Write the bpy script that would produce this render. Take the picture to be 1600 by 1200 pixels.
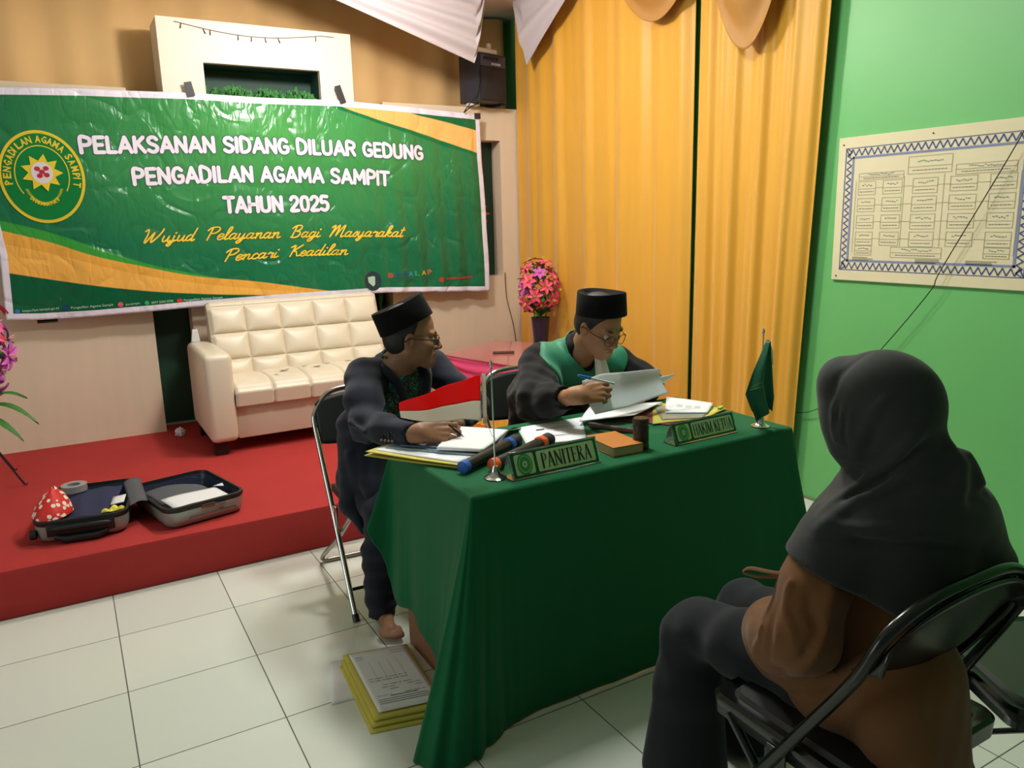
import bpy, bmesh, math, random
import numpy as np
from mathutils import Vector, Matrix, Euler
random.seed(7); np.random.seed(7)
for _o in list(bpy.data.objects): bpy.data.objects.remove(_o)
SC = bpy.context.scene
COL = SC.collection
# ---------------------------------------------------------------- camera
RC = Matrix(((0.8652037935583228, 0.12396318974509286, -0.4858554550486279),
             (-0.5008451534147572, 0.16725432624583997, -0.849223246651314),
             (-0.02401099567355637, 0.9780895245018586, 0.20679544034260577)))
cd = bpy.data.cameras.new('camera'); cam = bpy.data.objects.new('camera', cd); COL.objects.link(cam)
cam.matrix_world = Matrix.Translation((0, 0, 1.5)) @ RC.to_4x4()
cd.sensor_fit = 'HORIZONTAL'; cd.sensor_width = 36.0; cd.lens = 1210.0 / 1600.0 * 36.0
cd.clip_start = 0.05; cd.clip_end = 60
SC.camera = cam
SC.view_settings.view_transform = 'Standard'; SC.view_settings.look = 'None'
SC.view_settings.gamma = 1.0; SC.view_settings.use_curve_mapping = False
SC.view_settings.exposure = 0.08
# ---------------------------------------------------------------- light
W = bpy.data.worlds.new('world'); SC.world = W; W.use_nodes = True
W.node_tree.nodes['Background'].inputs[0].default_value = (0.62, 0.80, 0.70, 1)
W.node_tree.nodes['Background'].inputs[1].default_value = 0.115
def area(name, loc, size, power, color, rot=(0, 0, 0), sy=None):
    l = bpy.data.lights.new(name, 'AREA'); l.energy = power; l.color = color
    l.shape = 'RECTANGLE'; l.size = size; l.size_y = sy or size
    o = bpy.data.objects.new(name, l); COL.objects.link(o); o.location = loc; o.rotation_euler = rot
    return o
pl = bpy.data.lights.new('stage_lamp', 'POINT'); pl.energy = 92; pl.color = (1.0, 0.93, 0.87); pl.shadow_soft_size = 0.10
plo = bpy.data.objects.new('stage_lamp', pl); COL.objects.link(plo); plo.location = (1.50, 3.90, 2.84)
area('ceiling_lamp_hall', (1.75, 2.60, 2.93), 0.40, 36, (0.93, 1.0, 0.93), sy=0.40)
area('left_side_fill', (-3.4, 2.5, 1.4), 2.0, 30, (0.86, 1.0, 0.92), rot=(math.radians(90), 0, math.radians(-90)), sy=2.0)  # unseen soft fill, added to brighten left sides of cloth and headscarf

# ---------------------------------------------------------------- helpers
def lin(c):
    return c / 12.92 if c <= 0.04045 else ((c + 0.055) / 1.055) ** 2.4
def rgb(*c):
    return (lin(c[0] / 255), lin(c[1] / 255), lin(c[2] / 255), 1.0)
def mat(name, col, rough=0.6, metal=0.0, bump=0.0, bscale=200.0, var=0.0, vscale=6.0, spec=0.5, sheen=0.0, coat=0.0, trans=0.0, bdist=0.002, stretch=None):
    m = bpy.data.materials.new(name); m.use_nodes = True
    nt = m.node_tree; b = nt.nodes['Principled BSDF']
    b.inputs['Base Color'].default_value = col; b.inputs['Roughness'].default_value = rough
    b.inputs['Metallic'].default_value = metal; b.inputs['Specular IOR Level'].default_value = spec
    if sheen:
        b.inputs['Sheen Weight'].default_value = sheen; b.inputs['Sheen Roughness'].default_value = 0.5
    if coat: b.inputs['Coat Weight'].default_value = coat
    if trans: b.inputs['Transmission Weight'].default_value = trans
    tc = nt.nodes.new('ShaderNodeTexCoord'); vec = tc.outputs['Object']
    if stretch:
        mp = nt.nodes.new('ShaderNodeMapping'); mp.inputs['Scale'].default_value = stretch
        nt.links.new(vec, mp.inputs[0]); vec = mp.outputs[0]
    if bump:
        n = nt.nodes.new('ShaderNodeTexNoise'); n.inputs['Scale'].default_value = bscale; n.inputs['Detail'].default_value = 3
        bp = nt.nodes.new('ShaderNodeBump'); bp.inputs['Strength'].default_value = bump; bp.inputs['Distance'].default_value = bdist
        nt.links.new(vec, n.inputs['Vector']); nt.links.new(n.outputs['Fac'], bp.inputs['Height']); nt.links.new(bp.outputs[0], b.inputs['Normal'])
    if var:
        n = nt.nodes.new('ShaderNodeTexNoise'); n.inputs['Scale'].default_value = vscale; n.inputs['Detail'].default_value = 4
        mx = nt.nodes.new('ShaderNodeMix'); mx.data_type = 'RGBA'
        mx.inputs[6].default_value = tuple(c * (1 - var) for c in col[:3]) + (1,)
        mx.inputs[7].default_value = tuple(min(1, c * (1 + var)) for c in col[:3]) + (1,)
        nt.links.new(vec, n.inputs['Vector']); nt.links.new(n.outputs['Fac'], mx.inputs[0]); nt.links.new(mx.outputs[2], b.inputs['Base Color'])
    return m

def translucent(m, f=.5):
    nt = m.node_tree; b = nt.nodes['Principled BSDF']; o = nt.nodes['Material Output']; t = nt.nodes.new('ShaderNodeBsdfTranslucent'); mx = nt.nodes.new('ShaderNodeMixShader'); mx.inputs[0].default_value = f
    src = b.inputs['Base Color']
    if src.is_linked: nt.links.new(src.links[0].from_socket, t.inputs[0])
    else: t.inputs[0].default_value = src.default_value
    nt.links.new(b.outputs[0], mx.inputs[1]); nt.links.new(t.outputs[0], mx.inputs[2]); nt.links.new(mx.outputs[0], o.inputs[0]); return m

class MB:
    """mesh collector; coordinates are world coordinates"""
    def __init__(s): s.v = []; s.f = []; s.m = []
    def add(s, verts, faces, mi=0):
        n = len(s.v); s.v += [tuple(map(float, p)) for p in verts]
        s.f += [tuple(i + n for i in f) for f in faces]; s.m += [mi] * len(faces); return s
    def box(s, lo, hi, mi=0, M=None, bev=0.0, seg=2):
        bm = bmesh.new()
        bmesh.ops.create_cube(bm, size=1.0)
        c = [(a + b) / 2 for a, b in zip(lo, hi)]; d = [abs(b - a) for a, b in zip(lo, hi)]
        for v in bm.verts: v.co = Vector((v.co.x * d[0] + c[0], v.co.y * d[1] + c[1], v.co.z * d[2] + c[2]))
        if bev: bmesh.ops.bevel(bm, geom=bm.edges[:], offset=min(bev, min(d) * 0.49), segments=seg, profile=0.5, affect='EDGES')
        return s.bm(bm, mi, M)
    def bm(s, bm, mi=0, M=None):
        bm.verts.ensure_lookup_table()
        for i, v in enumerate(bm.verts): v.index = i
        vs = [(M @ v.co) if M else v.co for v in bm.verts]
        s.add(vs, [[v.index for v in f.verts] for f in bm.faces], mi); bm.free(); return s
    def tube(s, pts, r, seg=10, mi=0, cap=True, closed=False, flat=1.0):
        P = [Vector(p) for p in pts]; n = len(P)
        R = r if isinstance(r, (list, tuple)) else [r] * n
        T = []
        for i in range(n):
            a = P[(i - 1) % n] if (closed or i > 0) else P[0]; b = P[(i + 1) % n] if (closed or i < n - 1) else P[-1]
            t = (b - a); T.append(t.normalized() if t.length > 1e-9 else Vector((0, 0, 1)))
        up = Vector((0, 0, 1)) if abs(T[0].z) < 0.9 else Vector((1, 0, 0))
        N = (up - T[0] * up.dot(T[0])).normalized(); vs = []
        for i in range(n):
            N = (N - T[i] * N.dot(T[i])).normalized(); B = T[i].cross(N)
            for k in range(seg):
                a = 2 * math.pi * k / seg
                vs.append(P[i] + N * math.cos(a) * R[i] * flat + B * math.sin(a) * R[i])
        fs = []
        for i in range(n if closed else n - 1):
            j = (i + 1) % n
            for k in range(seg):
                k2 = (k + 1) % seg; fs.append((i * seg + k, i * seg + k2, j * seg + k2, j * seg + k))
        if cap and not closed:
            fs.append(tuple(range(seg - 1, -1, -1))); fs.append(tuple((n - 1) * seg + k for k in range(seg)))
        return s.add(vs, fs, mi)
    def lathe(s, prof, c=(0, 0, 0), seg=24, mi=0, M=None, cap=True):
        vs = []
        for r, z in prof:
            for k in range(seg):
                a = 2 * math.pi * k / seg; vs.append(Vector((r * math.cos(a), r * math.sin(a), z)))
        vs = [(M @ v if M else v) + Vector(c) for v in vs]; fs = []
        for i in range(len(prof) - 1):
            for k in range(seg):
                k2 = (k + 1) % seg; fs.append((i * seg + k, i * seg + k2, (i + 1) * seg + k2, (i + 1) * seg + k))
        if cap:
            fs.append(tuple(range(seg - 1, -1, -1))); fs.append(tuple((len(prof) - 1) * seg + k for k in range(seg)))
        return s.add(vs, fs, mi)
    def grid(s, fn, nu, nv, mi=0, closed=False):
        vs = [fn(i / nu, j / nv) for j in range(nv + 1) for i in range(nu + 1)]
        fs = [(j * (nu + 1) + i, j * (nu + 1) + i + 1, (j + 1) * (nu + 1) + i + 1, (j + 1) * (nu + 1) + i) for j in range(nv) for i in range(nu)]
        return s.add(vs, fs, mi)
    def ball(s, c, r, mi=0, sub=2, M=None):
        bm = bmesh.new(); bmesh.ops.create_icosphere(bm, subdivisions=sub, radius=1.0)
        rr = r if isinstance(r, (tuple, list)) else (r, r, r)
        for v in bm.verts:
            p = Vector((v.co.x * rr[0], v.co.y * rr[1], v.co.z * rr[2])); v.co = (M @ p if M else p) + Vector(c)
        return s.bm(bm, mi)
    def prism(s, poly, t, M=None, mi=0):
        """poly in local XZ plane, thickness t along +Y"""
        n = len(poly); vs = [Vector((x, 0, z)) for x, z in poly] + [Vector((x, t, z)) for x, z in poly]
        if M: vs = [M @ v for v in vs]
        fs = [tuple(range(n)), tuple(range(2 * n - 1, n - 1, -1))] + [(i, i + n, (i + 1) % n + n, (i + 1) % n) for i in range(n)]
        return s.add(vs, fs, mi)

def wloc(o):
    p = Vector(o.location)
    while o.parent: o = o.parent; p = p + Vector(o.location)
    return p
def obj(name, mb, m, parent=None, smooth=True, solid=0.0, sub=0, kind=None, angle=None, offset=0.0):
    me = bpy.data.meshes.new(name); o = bpy.data.objects.new(name, me); COL.objects.link(o)
    if parent: o.parent = parent; w = wloc(parent)
    else: w = Vector((0, 0, 0))
    me.from_pydata([(p[0] - w.x, p[1] - w.y, p[2] - w.z) for p in mb.v], [], mb.f)
    for x in (m if isinstance(m, (list, tuple)) else [m]): me.materials.append(x)
    if any(mb.m): me.polygons.foreach_set('material_index', mb.m)
    bm = bmesh.new(); bm.from_mesh(me); bmesh.ops.recalc_face_normals(bm, faces=bm.faces); bm.to_mesh(me); bm.free()
    if smooth:
        me.shade_smooth()
        if angle is None: angle = 40
        try: me.set_sharp_from_angle(angle=math.radians(angle))
        except Exception: pass
    if solid:
        md = o.modifiers.new('solid', 'SOLIDIFY'); md.thickness = solid; md.offset = offset
    if sub:
        md = o.modifiers.new('sub', 'SUBSURF'); md.levels = sub; md.render_levels = sub
    if kind: o['kind'] = kind
    return o
def tag(o, label, cat, group=None):
    o['label'] = label; o['category'] = cat
    if group: o['group'] = group
    return o
def thing(name, label, cat, loc=(0, 0, 0), group=None):
    o = bpy.data.objects.new(name, None); COL.objects.link(o); o.location = loc; o.empty_display_size = 0.05
    return tag(o, label, cat, group)
def struct(name, mb, m, **k):
    return obj(name, mb, m, kind='structure', **k)
def rot(ax, deg): return Matrix.Rotation(math.radians(deg), 4, ax)
def TR(x, y, z): return Matrix.Translation((x, y, z))
def interp(pts, t):
    """piecewise linear over (x, y...) table"""
    if t <= pts[0][0]: return pts[0][1]
    for a, b in zip(pts, pts[1:]):
        if t <= b[0]: return a[1] + (b[1] - a[1]) * (t - a[0]) / (b[0] - a[0])
    return pts[-1][1]
def spline(pts, n=8, closed=False):
    """Catmull-Rom through points"""
    P = [np.array(p, float) for p in pts]; out = []; N = len(P)
    rng = range(N) if closed else range(N - 1)
    for i in rng:
        p1, p2 = P[i], P[(i + 1) % N]
        p0 = P[(i - 1) % N] if (closed or i > 0) else 2 * p1 - p2
        p3 = P[(i + 2) % N] if (closed or i + 2 < N) else 2 * p2 - p1
        for k in range(n):
            t = k / n
            out.append(0.5 * ((2 * p1) + (-p0 + p2) * t + (2 * p0 - 5 * p1 + 4 * p2 - p3) * t * t + (-p0 + 3 * p1 - 3 * p2 + p3) * t ** 3))
    if not closed: out.append(P[-1])
    return [tuple(p) for p in out]
_txt = {}
def text_mb(s, width=None, height=1.0, extrude=0.0, offset=0.0, shear=0.0, spacing=1.0, M=None, res=3, cut=0.0, fn=None, mb=None, mi=0, bevel=0.0):
    """text as mesh: local x right, z up; lower left corner of the caps at the origin; scaled to width x cap height"""
    cu = bpy.data.curves.new('t', 'FONT'); cu.body = s; cu.offset = offset; cu.shear = shear; cu.space_character = spacing
    cu.resolution_u = res; cu.extrude = extrude; cu.bevel_depth = bevel
    o = bpy.data.objects.new('t', cu); COL.objects.link(o)
    bpy.context.view_layer.update()
    dg = bpy.context.evaluated_depsgraph_get(); me = bpy.data.meshes.new_from_object(o.evaluated_get(dg))
    bm = bmesh.new(); bm.from_mesh(me); bpy.data.objects.remove(o); bpy.data.curves.remove(cu); bpy.data.meshes.remove(me)
    xs = [v.co.x for v in bm.verts]; x0, x1 = min(xs), max(xs)
    sz = height / 0.73
    sx = (width / (x1 - x0)) if width else sz
    for v in bm.verts: v.co = Vector(((v.co.x - x0) * sx, -v.co.z * sz, v.co.y * sz))
    if cut:
        x = cut
        while x < (x1 - x0) * sx:
            bmesh.ops.bisect_plane(bm, geom=bm.verts[:] + bm.edges[:] + bm.faces[:], plane_co=(x, 0, 0), plane_no=(1, 0, 0)); x += cut
    if M is not None:
        for v in bm.verts: v.co = M @ v.co
    if fn:
        for v in bm.verts: v.co = Vector(fn(v.co))
    mb = mb or MB(); mb.bm(bm, mi); return mb
# ---------------------------------------------------------------- shared materials
M_WALL_G = mat('green_wall_paint', rgb(108, 186, 110), 0.45, var=0.06, vscale=2.5, bump=0.15, bscale=30)
M_BEIGE = mat('beige_board', rgb(224, 206, 182), 0.6, var=0.05, vscale=3, bump=0.1, bscale=60, stretch=(6, 6, 0.6))
M_DKGREEN = mat('dark_green_paint', rgb(22, 62, 44), 0.6)
M_GOLDCLOTH = mat('gold_backdrop_fabric', rgb(224, 184, 126), 0.75, bump=0.2, bscale=400, var=0.06, vscale=1.5)
M_YELLOW = mat('yellow_satin', rgb(216, 158, 46), 0.5, bump=0.15, bscale=12, var=0.08, vscale=3, sheen=0.3, stretch=(4, 4, 0.5))
M_WHITECLOTH = mat('white_satin', rgb(184, 174, 178), 0.6, sheen=0.1)
M_RED = mat('red_carpet', rgb(172, 56, 54), 0.9, bump=0.5, bscale=500, var=0.10, vscale=4, spec=0.15)
M_BLACK = mat('black_plastic', rgb(20, 22, 24), 0.35)
M_BLACKPAINT = mat('black_gloss_paint', rgb(14, 18, 17), 0.22, spec=0.6)
M_CHROME = mat('chrome', rgb(205, 208, 205), 0.12, 1.0)
M_DARKVINYL = mat('black_vinyl', rgb(22, 24, 25), 0.5, bump=0.2, bscale=300)
M_PAPER = mat('white_paper', rgb(228, 228, 232), 0.7, spec=0.2)
M_INK = mat('dark_ink', rgb(52, 52, 56), 0.7)
M_GREYINK = mat('grey_ink', rgb(128, 128, 134), 0.8)
M_WIRE = mat('dark_cable', rgb(24, 28, 24), 0.5)
M_TAPE = mat('black_tape', rgb(44, 42, 46), 0.4)

# floor tiles: 0.416 m pitch with thin dark joints
def tile_material():
    m = bpy.data.materials.new('white_floor_tiles'); m.use_nodes = True; nt = m.node_tree; b = nt.nodes['Principled BSDF']
    L = nt.links; g = nt.nodes.new('ShaderNodeNewGeometry'); sx = nt.nodes.new('ShaderNodeSeparateXYZ'); L.new(g.outputs['Position'], sx.inputs[0])
    def mth(op, a, bb=None, c=None):
        n = nt.nodes.new('ShaderNodeMath'); n.operation = op
        for i, v in enumerate((a, bb, c)):
            if v is None: continue
            if isinstance(v, (int, float)): n.inputs[i].default_value = v
            else: L.new(v, n.inputs[i])
        return n.outputs[0]
    pitch = 0.41618; j = 0.0019
    def line(o, off):
        q = mth('DIVIDE', mth('SUBTRACT', o, off - 50 * pitch), pitch); f = mth('FRACT', q)
        d = mth('MINIMUM', f, mth('SUBTRACT', 1.0, f)); return mth('MULTIPLY', d, pitch), mth('FLOOR', q)
    dx, ix = line(sx.outputs[0], 0.0198); dy, iy = line(sx.outputs[1], 2.6476)
    dd = mth('MINIMUM', dx, dy); joint = mth('LESS_THAN', dd, j)
    cmb = nt.nodes.new('ShaderNodeCombineXYZ'); L.new(ix, cmb.inputs[0]); L.new(iy, cmb.inputs[1])
    wn = nt.nodes.new('ShaderNodeTexWhiteNoise'); L.new(cmb.outputs[0], wn.inputs['Vector'])
    mx0 = nt.nodes.new('ShaderNodeMix'); mx0.data_type = 'RGBA'; mx0.inputs[6].default_value = rgb(214, 218, 208); mx0.inputs[7].default_value = rgb(226, 228, 220)
    L.new(wn.outputs['Value'], mx0.inputs[0])
    mx = nt.nodes.new('ShaderNodeMix'); mx.data_type = 'RGBA'; L.new(joint, mx.inputs[0]); L.new(mx0.outputs[2], mx.inputs[6]); mx.inputs[7].default_value = rgb(92, 88, 84)
    L.new(mx.outputs[2], b.inputs['Base Color'])
    r = nt.nodes.new('ShaderNodeMix'); L.new(joint, r.inputs[0]); r.inputs[2].default_value = 0.16; r.inputs[3].default_value = 0.8
    L.new(r.outputs[0], b.inputs['Roughness'])
    bp = nt.nodes.new('ShaderNodeBump'); bp.inputs['Distance'].default_value = 0.002; bp.inputs['Strength'].default_value = 0.6
    L.new(mth('SUBTRACT', 1.0, joint), bp.inputs['Height']); L.new(bp.outputs[0], b.inputs['Normal'])
    return m
M_TILE = tile_material()

# ---------------------------------------------------------------- room
ST = 0.205          # stage height
YS = 3.444         # stage front
struct('floor', MB().box((-4, -3, -0.1), (3.32, 5.8, 0)), M_TILE, smooth=False)
struct('wall_right', MB().box((3.32, -3, 0), (3.47, 5.95, 3.05)), M_WALL_G, smooth=False)
struct('wall_back', MB().box((-4, 5.8, 0), (3.32, 5.95, 3.05)), M_WALL_G, smooth=False)
M_CEIL = mat('white_ceiling', rgb(225, 222, 215), 0.8)
struct('ceiling', MB().box((-4, -3, 3.05), (3.47, 5.95, 3.15)), M_CEIL, smooth=False)
struct('trim_1', MB().box((3.312, -3, 0), (3.32, 5.8, 0.012)), mat('wall_foot', rgb(120, 130, 95), 0.8), smooth=False)

# carpeted stage
stg = MB().box((-4, YS, 0.0), (3.31, 5.7, ST), bev=0.012)
tag(obj('stage', stg, M_RED), 'low stage covered in red carpet running along the back of the room', 'stage')

# gold fabric hung behind the boards
def bd(u, v):
    x = -3.9 + 7.12 * u; z = 0.22 + 2.81 * v
    return (x, 5.66 + 0.016 * math.sin(x * 9 + 1.3 * math.sin(x * 2.2)) + 0.01 * math.sin(x * 23), z)
tag(obj('backdrop_fabric', MB().grid(bd, 260, 4), M_GOLDCLOTH, solid=0.003), 'tan gold fabric hung flat behind the beige boards above the banner', 'fabric backdrop')

# ---- beige boards with dark green niches
def board(x0, x1, z0, z1, holes, y0=5.38, y1=5.53):
    """board with rectangular holes, given as (x0, x1, z0, z1)"""
    mb = MB(); xs = sorted({x0, x1, *[h[0] for h in holes], *[h[1] for h in holes]}); zs = sorted({z0, z1, *[h[2] for h in holes], *[h[3] for h in holes]})
    for a, b in zip(xs, xs[1:]):
        for c, d in zip(zs, zs[1:]):
            mx, mz = (a + b) / 2, (c + d) / 2
            if any(h[0] < mx < h[1] and h[2] < mz < h[3] for h in holes): continue
            mb.box((a, y0, c), (b, y1, d))
    return mb
def weld(mb):
    bm = bmesh.new(); vs = [bm.verts.new(p) for p in mb.v]
    for f in mb.f:
        try: bm.faces.new([vs[i] for i in f])
        except ValueError: pass
    bmesh.ops.remove_doubles(bm, verts=bm.verts[:], dist=1e-5)
    inner = [f for f in bm.faces]; seen = {}
    for f in inner: seen.setdefault(tuple(sorted(v.index for v in f.verts)), []).append(f)
    bm.verts.index_update(); seen = {}
    for f in bm.faces: seen.setdefault(tuple(sorted(v.index for v in f.verts)), []).append(f)
    kill = [f for fs in seen.values() if len(fs) > 1 for f in fs]
    bmesh.ops.delete(bm, geom=kill, context='FACES')
    out = MB(); out.bm(bm); return out
def board_thing(name, label, x0, x1, z0, z1, holes, y0=5.38, y1=5.53):
    t = thing(name, label, 'stage board', ((x0 + x1) / 2, (y0 + y1) / 2, z0))
    obj('board', weld(board(x0, x1, z0, z1, holes, y0, y1)), M_BEIGE, t, smooth=False)
    for h in holes:
        obj('niche', MB().box((h[0], y1 - 0.01, h[2]), (h[1], y1, h[3])), M_DKGREEN, t, smooth=False)
    return t
board_thing('backdrop_board', 'wide beige board at the left end of the stage wall, behind the pink lilies', -1.8, 0.47, ST, 2.33, [(-0.16, -0.053, 0.967, 2.09)])
board_thing('backdrop_board', 'beige board behind the cream sofa, carrying the white framed top box', 0.70, 1.865, ST, 2.22, [])
rb = board_thing('backdrop_board', 'beige board at the right end of the stage wall with a tall green niche beside the banner', 2.09, 3.195, ST, 2.33, [(2.83, 3.025, 1.074, 2.096)])
# star leaf in the right niche
leafm = mat('orange_leaf', rgb(206, 90, 44), 0.6)
def star(cx, cz, y, r1, r2, n, t, ph=0.0):
    return [(cx + (r1 if k % 2 == 0 else r2) * math.cos(ph + math.pi * k / n), cz + (r1 if k % 2 == 0 else r2) * math.sin(ph + math.pi * k / n)) for k in range(2 * n)]
def star_mb(cx, cz, y, r1, r2, n, t=0.004, ph=0.0, mb=None, mi=0):
    return (mb or MB()).prism(star(cx, cz, y, r1, r2, n, t, ph), t, TR(0, y, 0), mi)
lo = obj('leaf', star_mb(2.915, 1.555, 5.512, 0.085, 0.035, 7), leafm, None, smooth=False)
tag(lo, 'small orange star shaped leaf inside the dark niche right of the banner', 'leaf')
struct('trim_2', MB().box((0.45, 5.56, ST), (0.72, 5.575, 2.33)), M_DKGREEN, smooth=False)
struct('trim_3', MB().box((1.85, 5.56, ST), (2.11, 5.575, 2.33)), M_DKGREEN, smooth=False)
struct('baseboard_back', MB().box((0.47, 5.545, ST), (0.70, 5.56, ST + 0.012)), mat('pale_strip', rgb(160, 170, 150), 0.6), smooth=False)

# raised box on top of the middle board, with a niche of artificial grass
tb = thing('framed_top_box', 'cream box with a dark green window of grass above the banner', 'display box', (1.26, 5.33, 2.235))
AX0, AX1, AZ0, AZ1 = 0.666, 1.858, 2.235, 2.735
fr = weld(board(AX0, AX1, AZ0, AZ1, [(0.911, 1.635, 2.25, 2.492)], 5.305, 5.35))
obj('front_panel', fr, mat('cream_board', rgb(240, 222, 206), 0.5, bump=0.08, bscale=40), tb, smooth=False)
sd = MB().box((AX0, 5.35, AZ0), (AX0 + 0.02, 5.60, AZ1)).box((AX1 - 0.02, 5.35, AZ0), (AX1, 5.60, AZ1)).box((AX0 + 0.02, 5.35, AZ1 - 0.02), (AX1 - 0.02, 5.60, AZ1))
obj('side_panel', sd, M_BEIGE, tb, smooth=False)
nb = MB().box((0.90, 5.54, 2.24), (1.65, 5.56, 2.51)).box((0.90, 5.35, 2.492), (1.65, 5.54, 2.51)).box((0.891, 5.35, 2.24), (0.911, 5.54, 2.492)).box((1.635, 5.35, 2.24), (1.655, 5.54, 2.492)).box((0.911, 5.35, 2.237), (1.635, 5.54, 2.25))
obj('niche', nb, mat('niche_green', rgb(34, 74, 60), 0.6), tb, smooth=False)
gr = MB()
for i in range(1500):
    x = 0.92 + 0.70 * random.random(); y = 5.37 + 0.14 * random.random(); h = 0.10 + 0.05 * random.random() + 0.02 * math.sin(x * 30)
    z0 = 2.255; a = random.random() * 6.28; w = 0.006; dx = math.cos(a) * w; dy = math.sin(a) * w; lx = random.uniform(-.02, .02)
    z0 += h * random.random() * 0.7
    gr.add([(x - dx, y - dy, z0), (x + dx, y + dy, z0), (x + lx + dx, y, z0 + 0.025), (x + lx - dx, y - 0.01, z0 + 0.03)], [(0, 1, 2, 3)])
g = obj('artificial_grass', gr, mat('plastic_grass', rgb(70, 142, 70), 0.6), tb); g['kind'] = 'stuff'
# string of small lights along the top edge of the box
sl = thing('string_lights', 'thin string of tiny unlit lights sagging along the top of the cream box', 'string lights', (1.26, 5.3, 2.70))
pts = [(AX0 + 0.10 + 0.98 * t, 5.30, 2.712 - 0.045 * math.sin(math.pi * min(1, t * 1.1)) - 0.006 * t) for t in [i / 24 for i in range(25)]]
obj('wire', MB().tube(pts, 0.0016, 6), M_WIRE, sl)
for t in (0.05, 0.17, 0.24, 0.38, 0.47, 0.56, 0.66, 0.89):
    k = pts[int(t * 24)]; obj('bulb', MB().tube([k, (k[0] + random.uniform(-.012, .012), k[1] - 0.002, k[2] - 0.03)], [0.002, 0.0035], 6), M_WIRE, sl)
# ---------------------------------------------------------------- curtains and swags
def curtain(name, label, P0, P1, z0, z1, pleats, amp, seed, top_shrink=0.0, bot=None):
    rnd = random.Random(seed); ph = [rnd.random() * 6.28 for _ in range(6)]
    P0 = Vector(P0); P1 = Vector(P1); b0, b1 = (Vector(b) for b in bot) if bot else (P0, P1)
    def fn(u, v):
        a = b0.lerp(b1, u); b = P0.lerp(P1, u); p = a.lerp(b, v)
        d = (P1 - P0).normalized(); n = Vector((-d.y, d.x))
        w = math.sin(u * pleats * 6.283 + ph[0] + 1.1 * math.sin(u * 9 + ph[1])) * (0.75 + 0.25 * math.sin(u * 17 + ph[2]))
        w += 0.45 * math.sin(u * pleats * 2.1 * 6.283 + ph[3] + v * 0.9) + 0.2 * math.sin(u * 3.3 * pleats * 6.283 + ph[4] + v * 2)
        q = p + n * (amp * w * (1.15 - 0.35 * v)) 
        return (q.x, q.y, z0 + (z1 - z0) * v)
    return tag(obj(name, MB().grid(fn, 240, 26), M_YELLOW, solid=0.003), label, 'curtain')
curtain('curtain', 'wide yellow curtain behind the judge, left of the narrow green gap', (3.165, 5.365), (3.225, 3.50), ST + .01, 3.03, 5, 0.016, 3)
curtain('curtain', 'yellow curtain nearest the camera, right of the narrow green gap', (3.225, 3.435), (3.235, 2.58), 0.02, 3.03, 4, 0.018, 9, bot=((3.225, 3.43), (3.24, 2.72)))

M_SWAG = mat('backlit_gold_satin', rgb(172, 122, 56), 0.6, bump=0.15, bscale=30)  # gold darkened evenly, backlit shade of the swags put into the colour
def swag(name, label, A, B, drop, m, n_in, seed, tip=0.5, folds=5, top=3.04):
    """cloth pinned at A and B near the ceiling that hangs in a curve between them"""
    A = Vector(A); B = Vector(B); nrm = Vector(n_in).normalized()
    def fn(u, v):
        p = A.lerp(B, u)
        k = (math.sin(math.pi * u) ** 0.8) if tip is None else (u / tip if u < tip else (1 - u) / (1 - tip)) ** 1.0
        z = top - v * (drop * k + 0.02)
        bulge = 0.05 * math.sin(math.pi * v) * k
        fold = 0.018 * math.sin(v * folds * 6.28 + 2.5 * abs(u - (tip or .5))) * k
        q = p + nrm * (bulge + fold)
        return (q.x, q.y, z)
    return tag(obj(name, MB().grid(fn, 60, 50), m, solid=0.003), label, 'ceiling drape')
swag('ceiling_swag', 'large white cloth swag falling from the ceiling to a point above the loudspeaker', (1.08, 4.95, 3.04), (2.71, 4.95, 3.04), 0.475, M_WHITECLOTH, (0, -1, 0), 1, tip=0.94, folds=4)
swag('ceiling_swag', 'small white pointed swag hanging in front of the yellow curtain near the corner', (3.06, 5.2, 3.04), (3.08, 4.36, 3.04), 0.44, M_WHITECLOTH, (-1, 0, 0), 2, tip=0.2, folds=2)
swag('ceiling_swag', 'shallow gold swag at the top edge left of the curtain gap', (3.13, 4.13, 3.04), (3.14, 3.29, 3.04), 0.42, M_SWAG, (-1, 0, 0), 3, tip=None, folds=2)
swag('ceiling_swag', 'deeper gold swag at the top edge right of the curtain gap', (3.14, 3.34, 3.04), (3.14, 2.71, 3.04), 0.70, M_SWAG, (-1, 0, 0), 4, tip=None, folds=2)

# ---------------------------------------------------------------- banner
BTOP = [(-0.6, 2.21), (-0.153, 2.225), (0.223, 2.240), (0.752, 2.250), (1.123, 2.246), (1.628, 2.254), (2.098, 2.238), (2.6, 2.212)]
BBOT = [(-0.284, 1.044), (-0.139, 1.032), (0.139, 1.030), (0.717, 1.044), (1.211, 1.051), (1.848, 1.049), (2.638, 1.006)]
BR = [(1.005, 2.643), (1.255, 2.641), (1.567, 2.632), (1.913, 2.614), (2.208, 2.605)]
BL = [(1.044, -0.284), (1.381, -0.268), (1.8, -0.30), (2.2, -0.31)]
BK, BZ = 1.0752, 0.1128     # print layout (x, z) -> wall: x * BK, z * BK - BZ
def bobj(name, mb, m, parent, **k):
    mb.v = [(x * BK, y, z * BK - BZ) for x, y, z in mb.v]; return obj(name, mb, m, parent, **k)
def by(x, z):
    """depth of the hanging banner at x, z"""
    t = (z - 1.0) / 1.25
    y = 5.270 + 0.016 * t
    y += 0.006 * math.sin(x * 7.3 + z * 2.1) + 0.005 * math.sin(x * 17 - z * 3) * (1.2 - t) + 0.003 * math.sin(z * 13 + x * 3)
    if x > 1.6: y += 0.007 * math.sin(x * 43 + z * 1.5) * min(1, (x - 1.6) / 0.4) * (1.25 - t)
    return y
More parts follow.
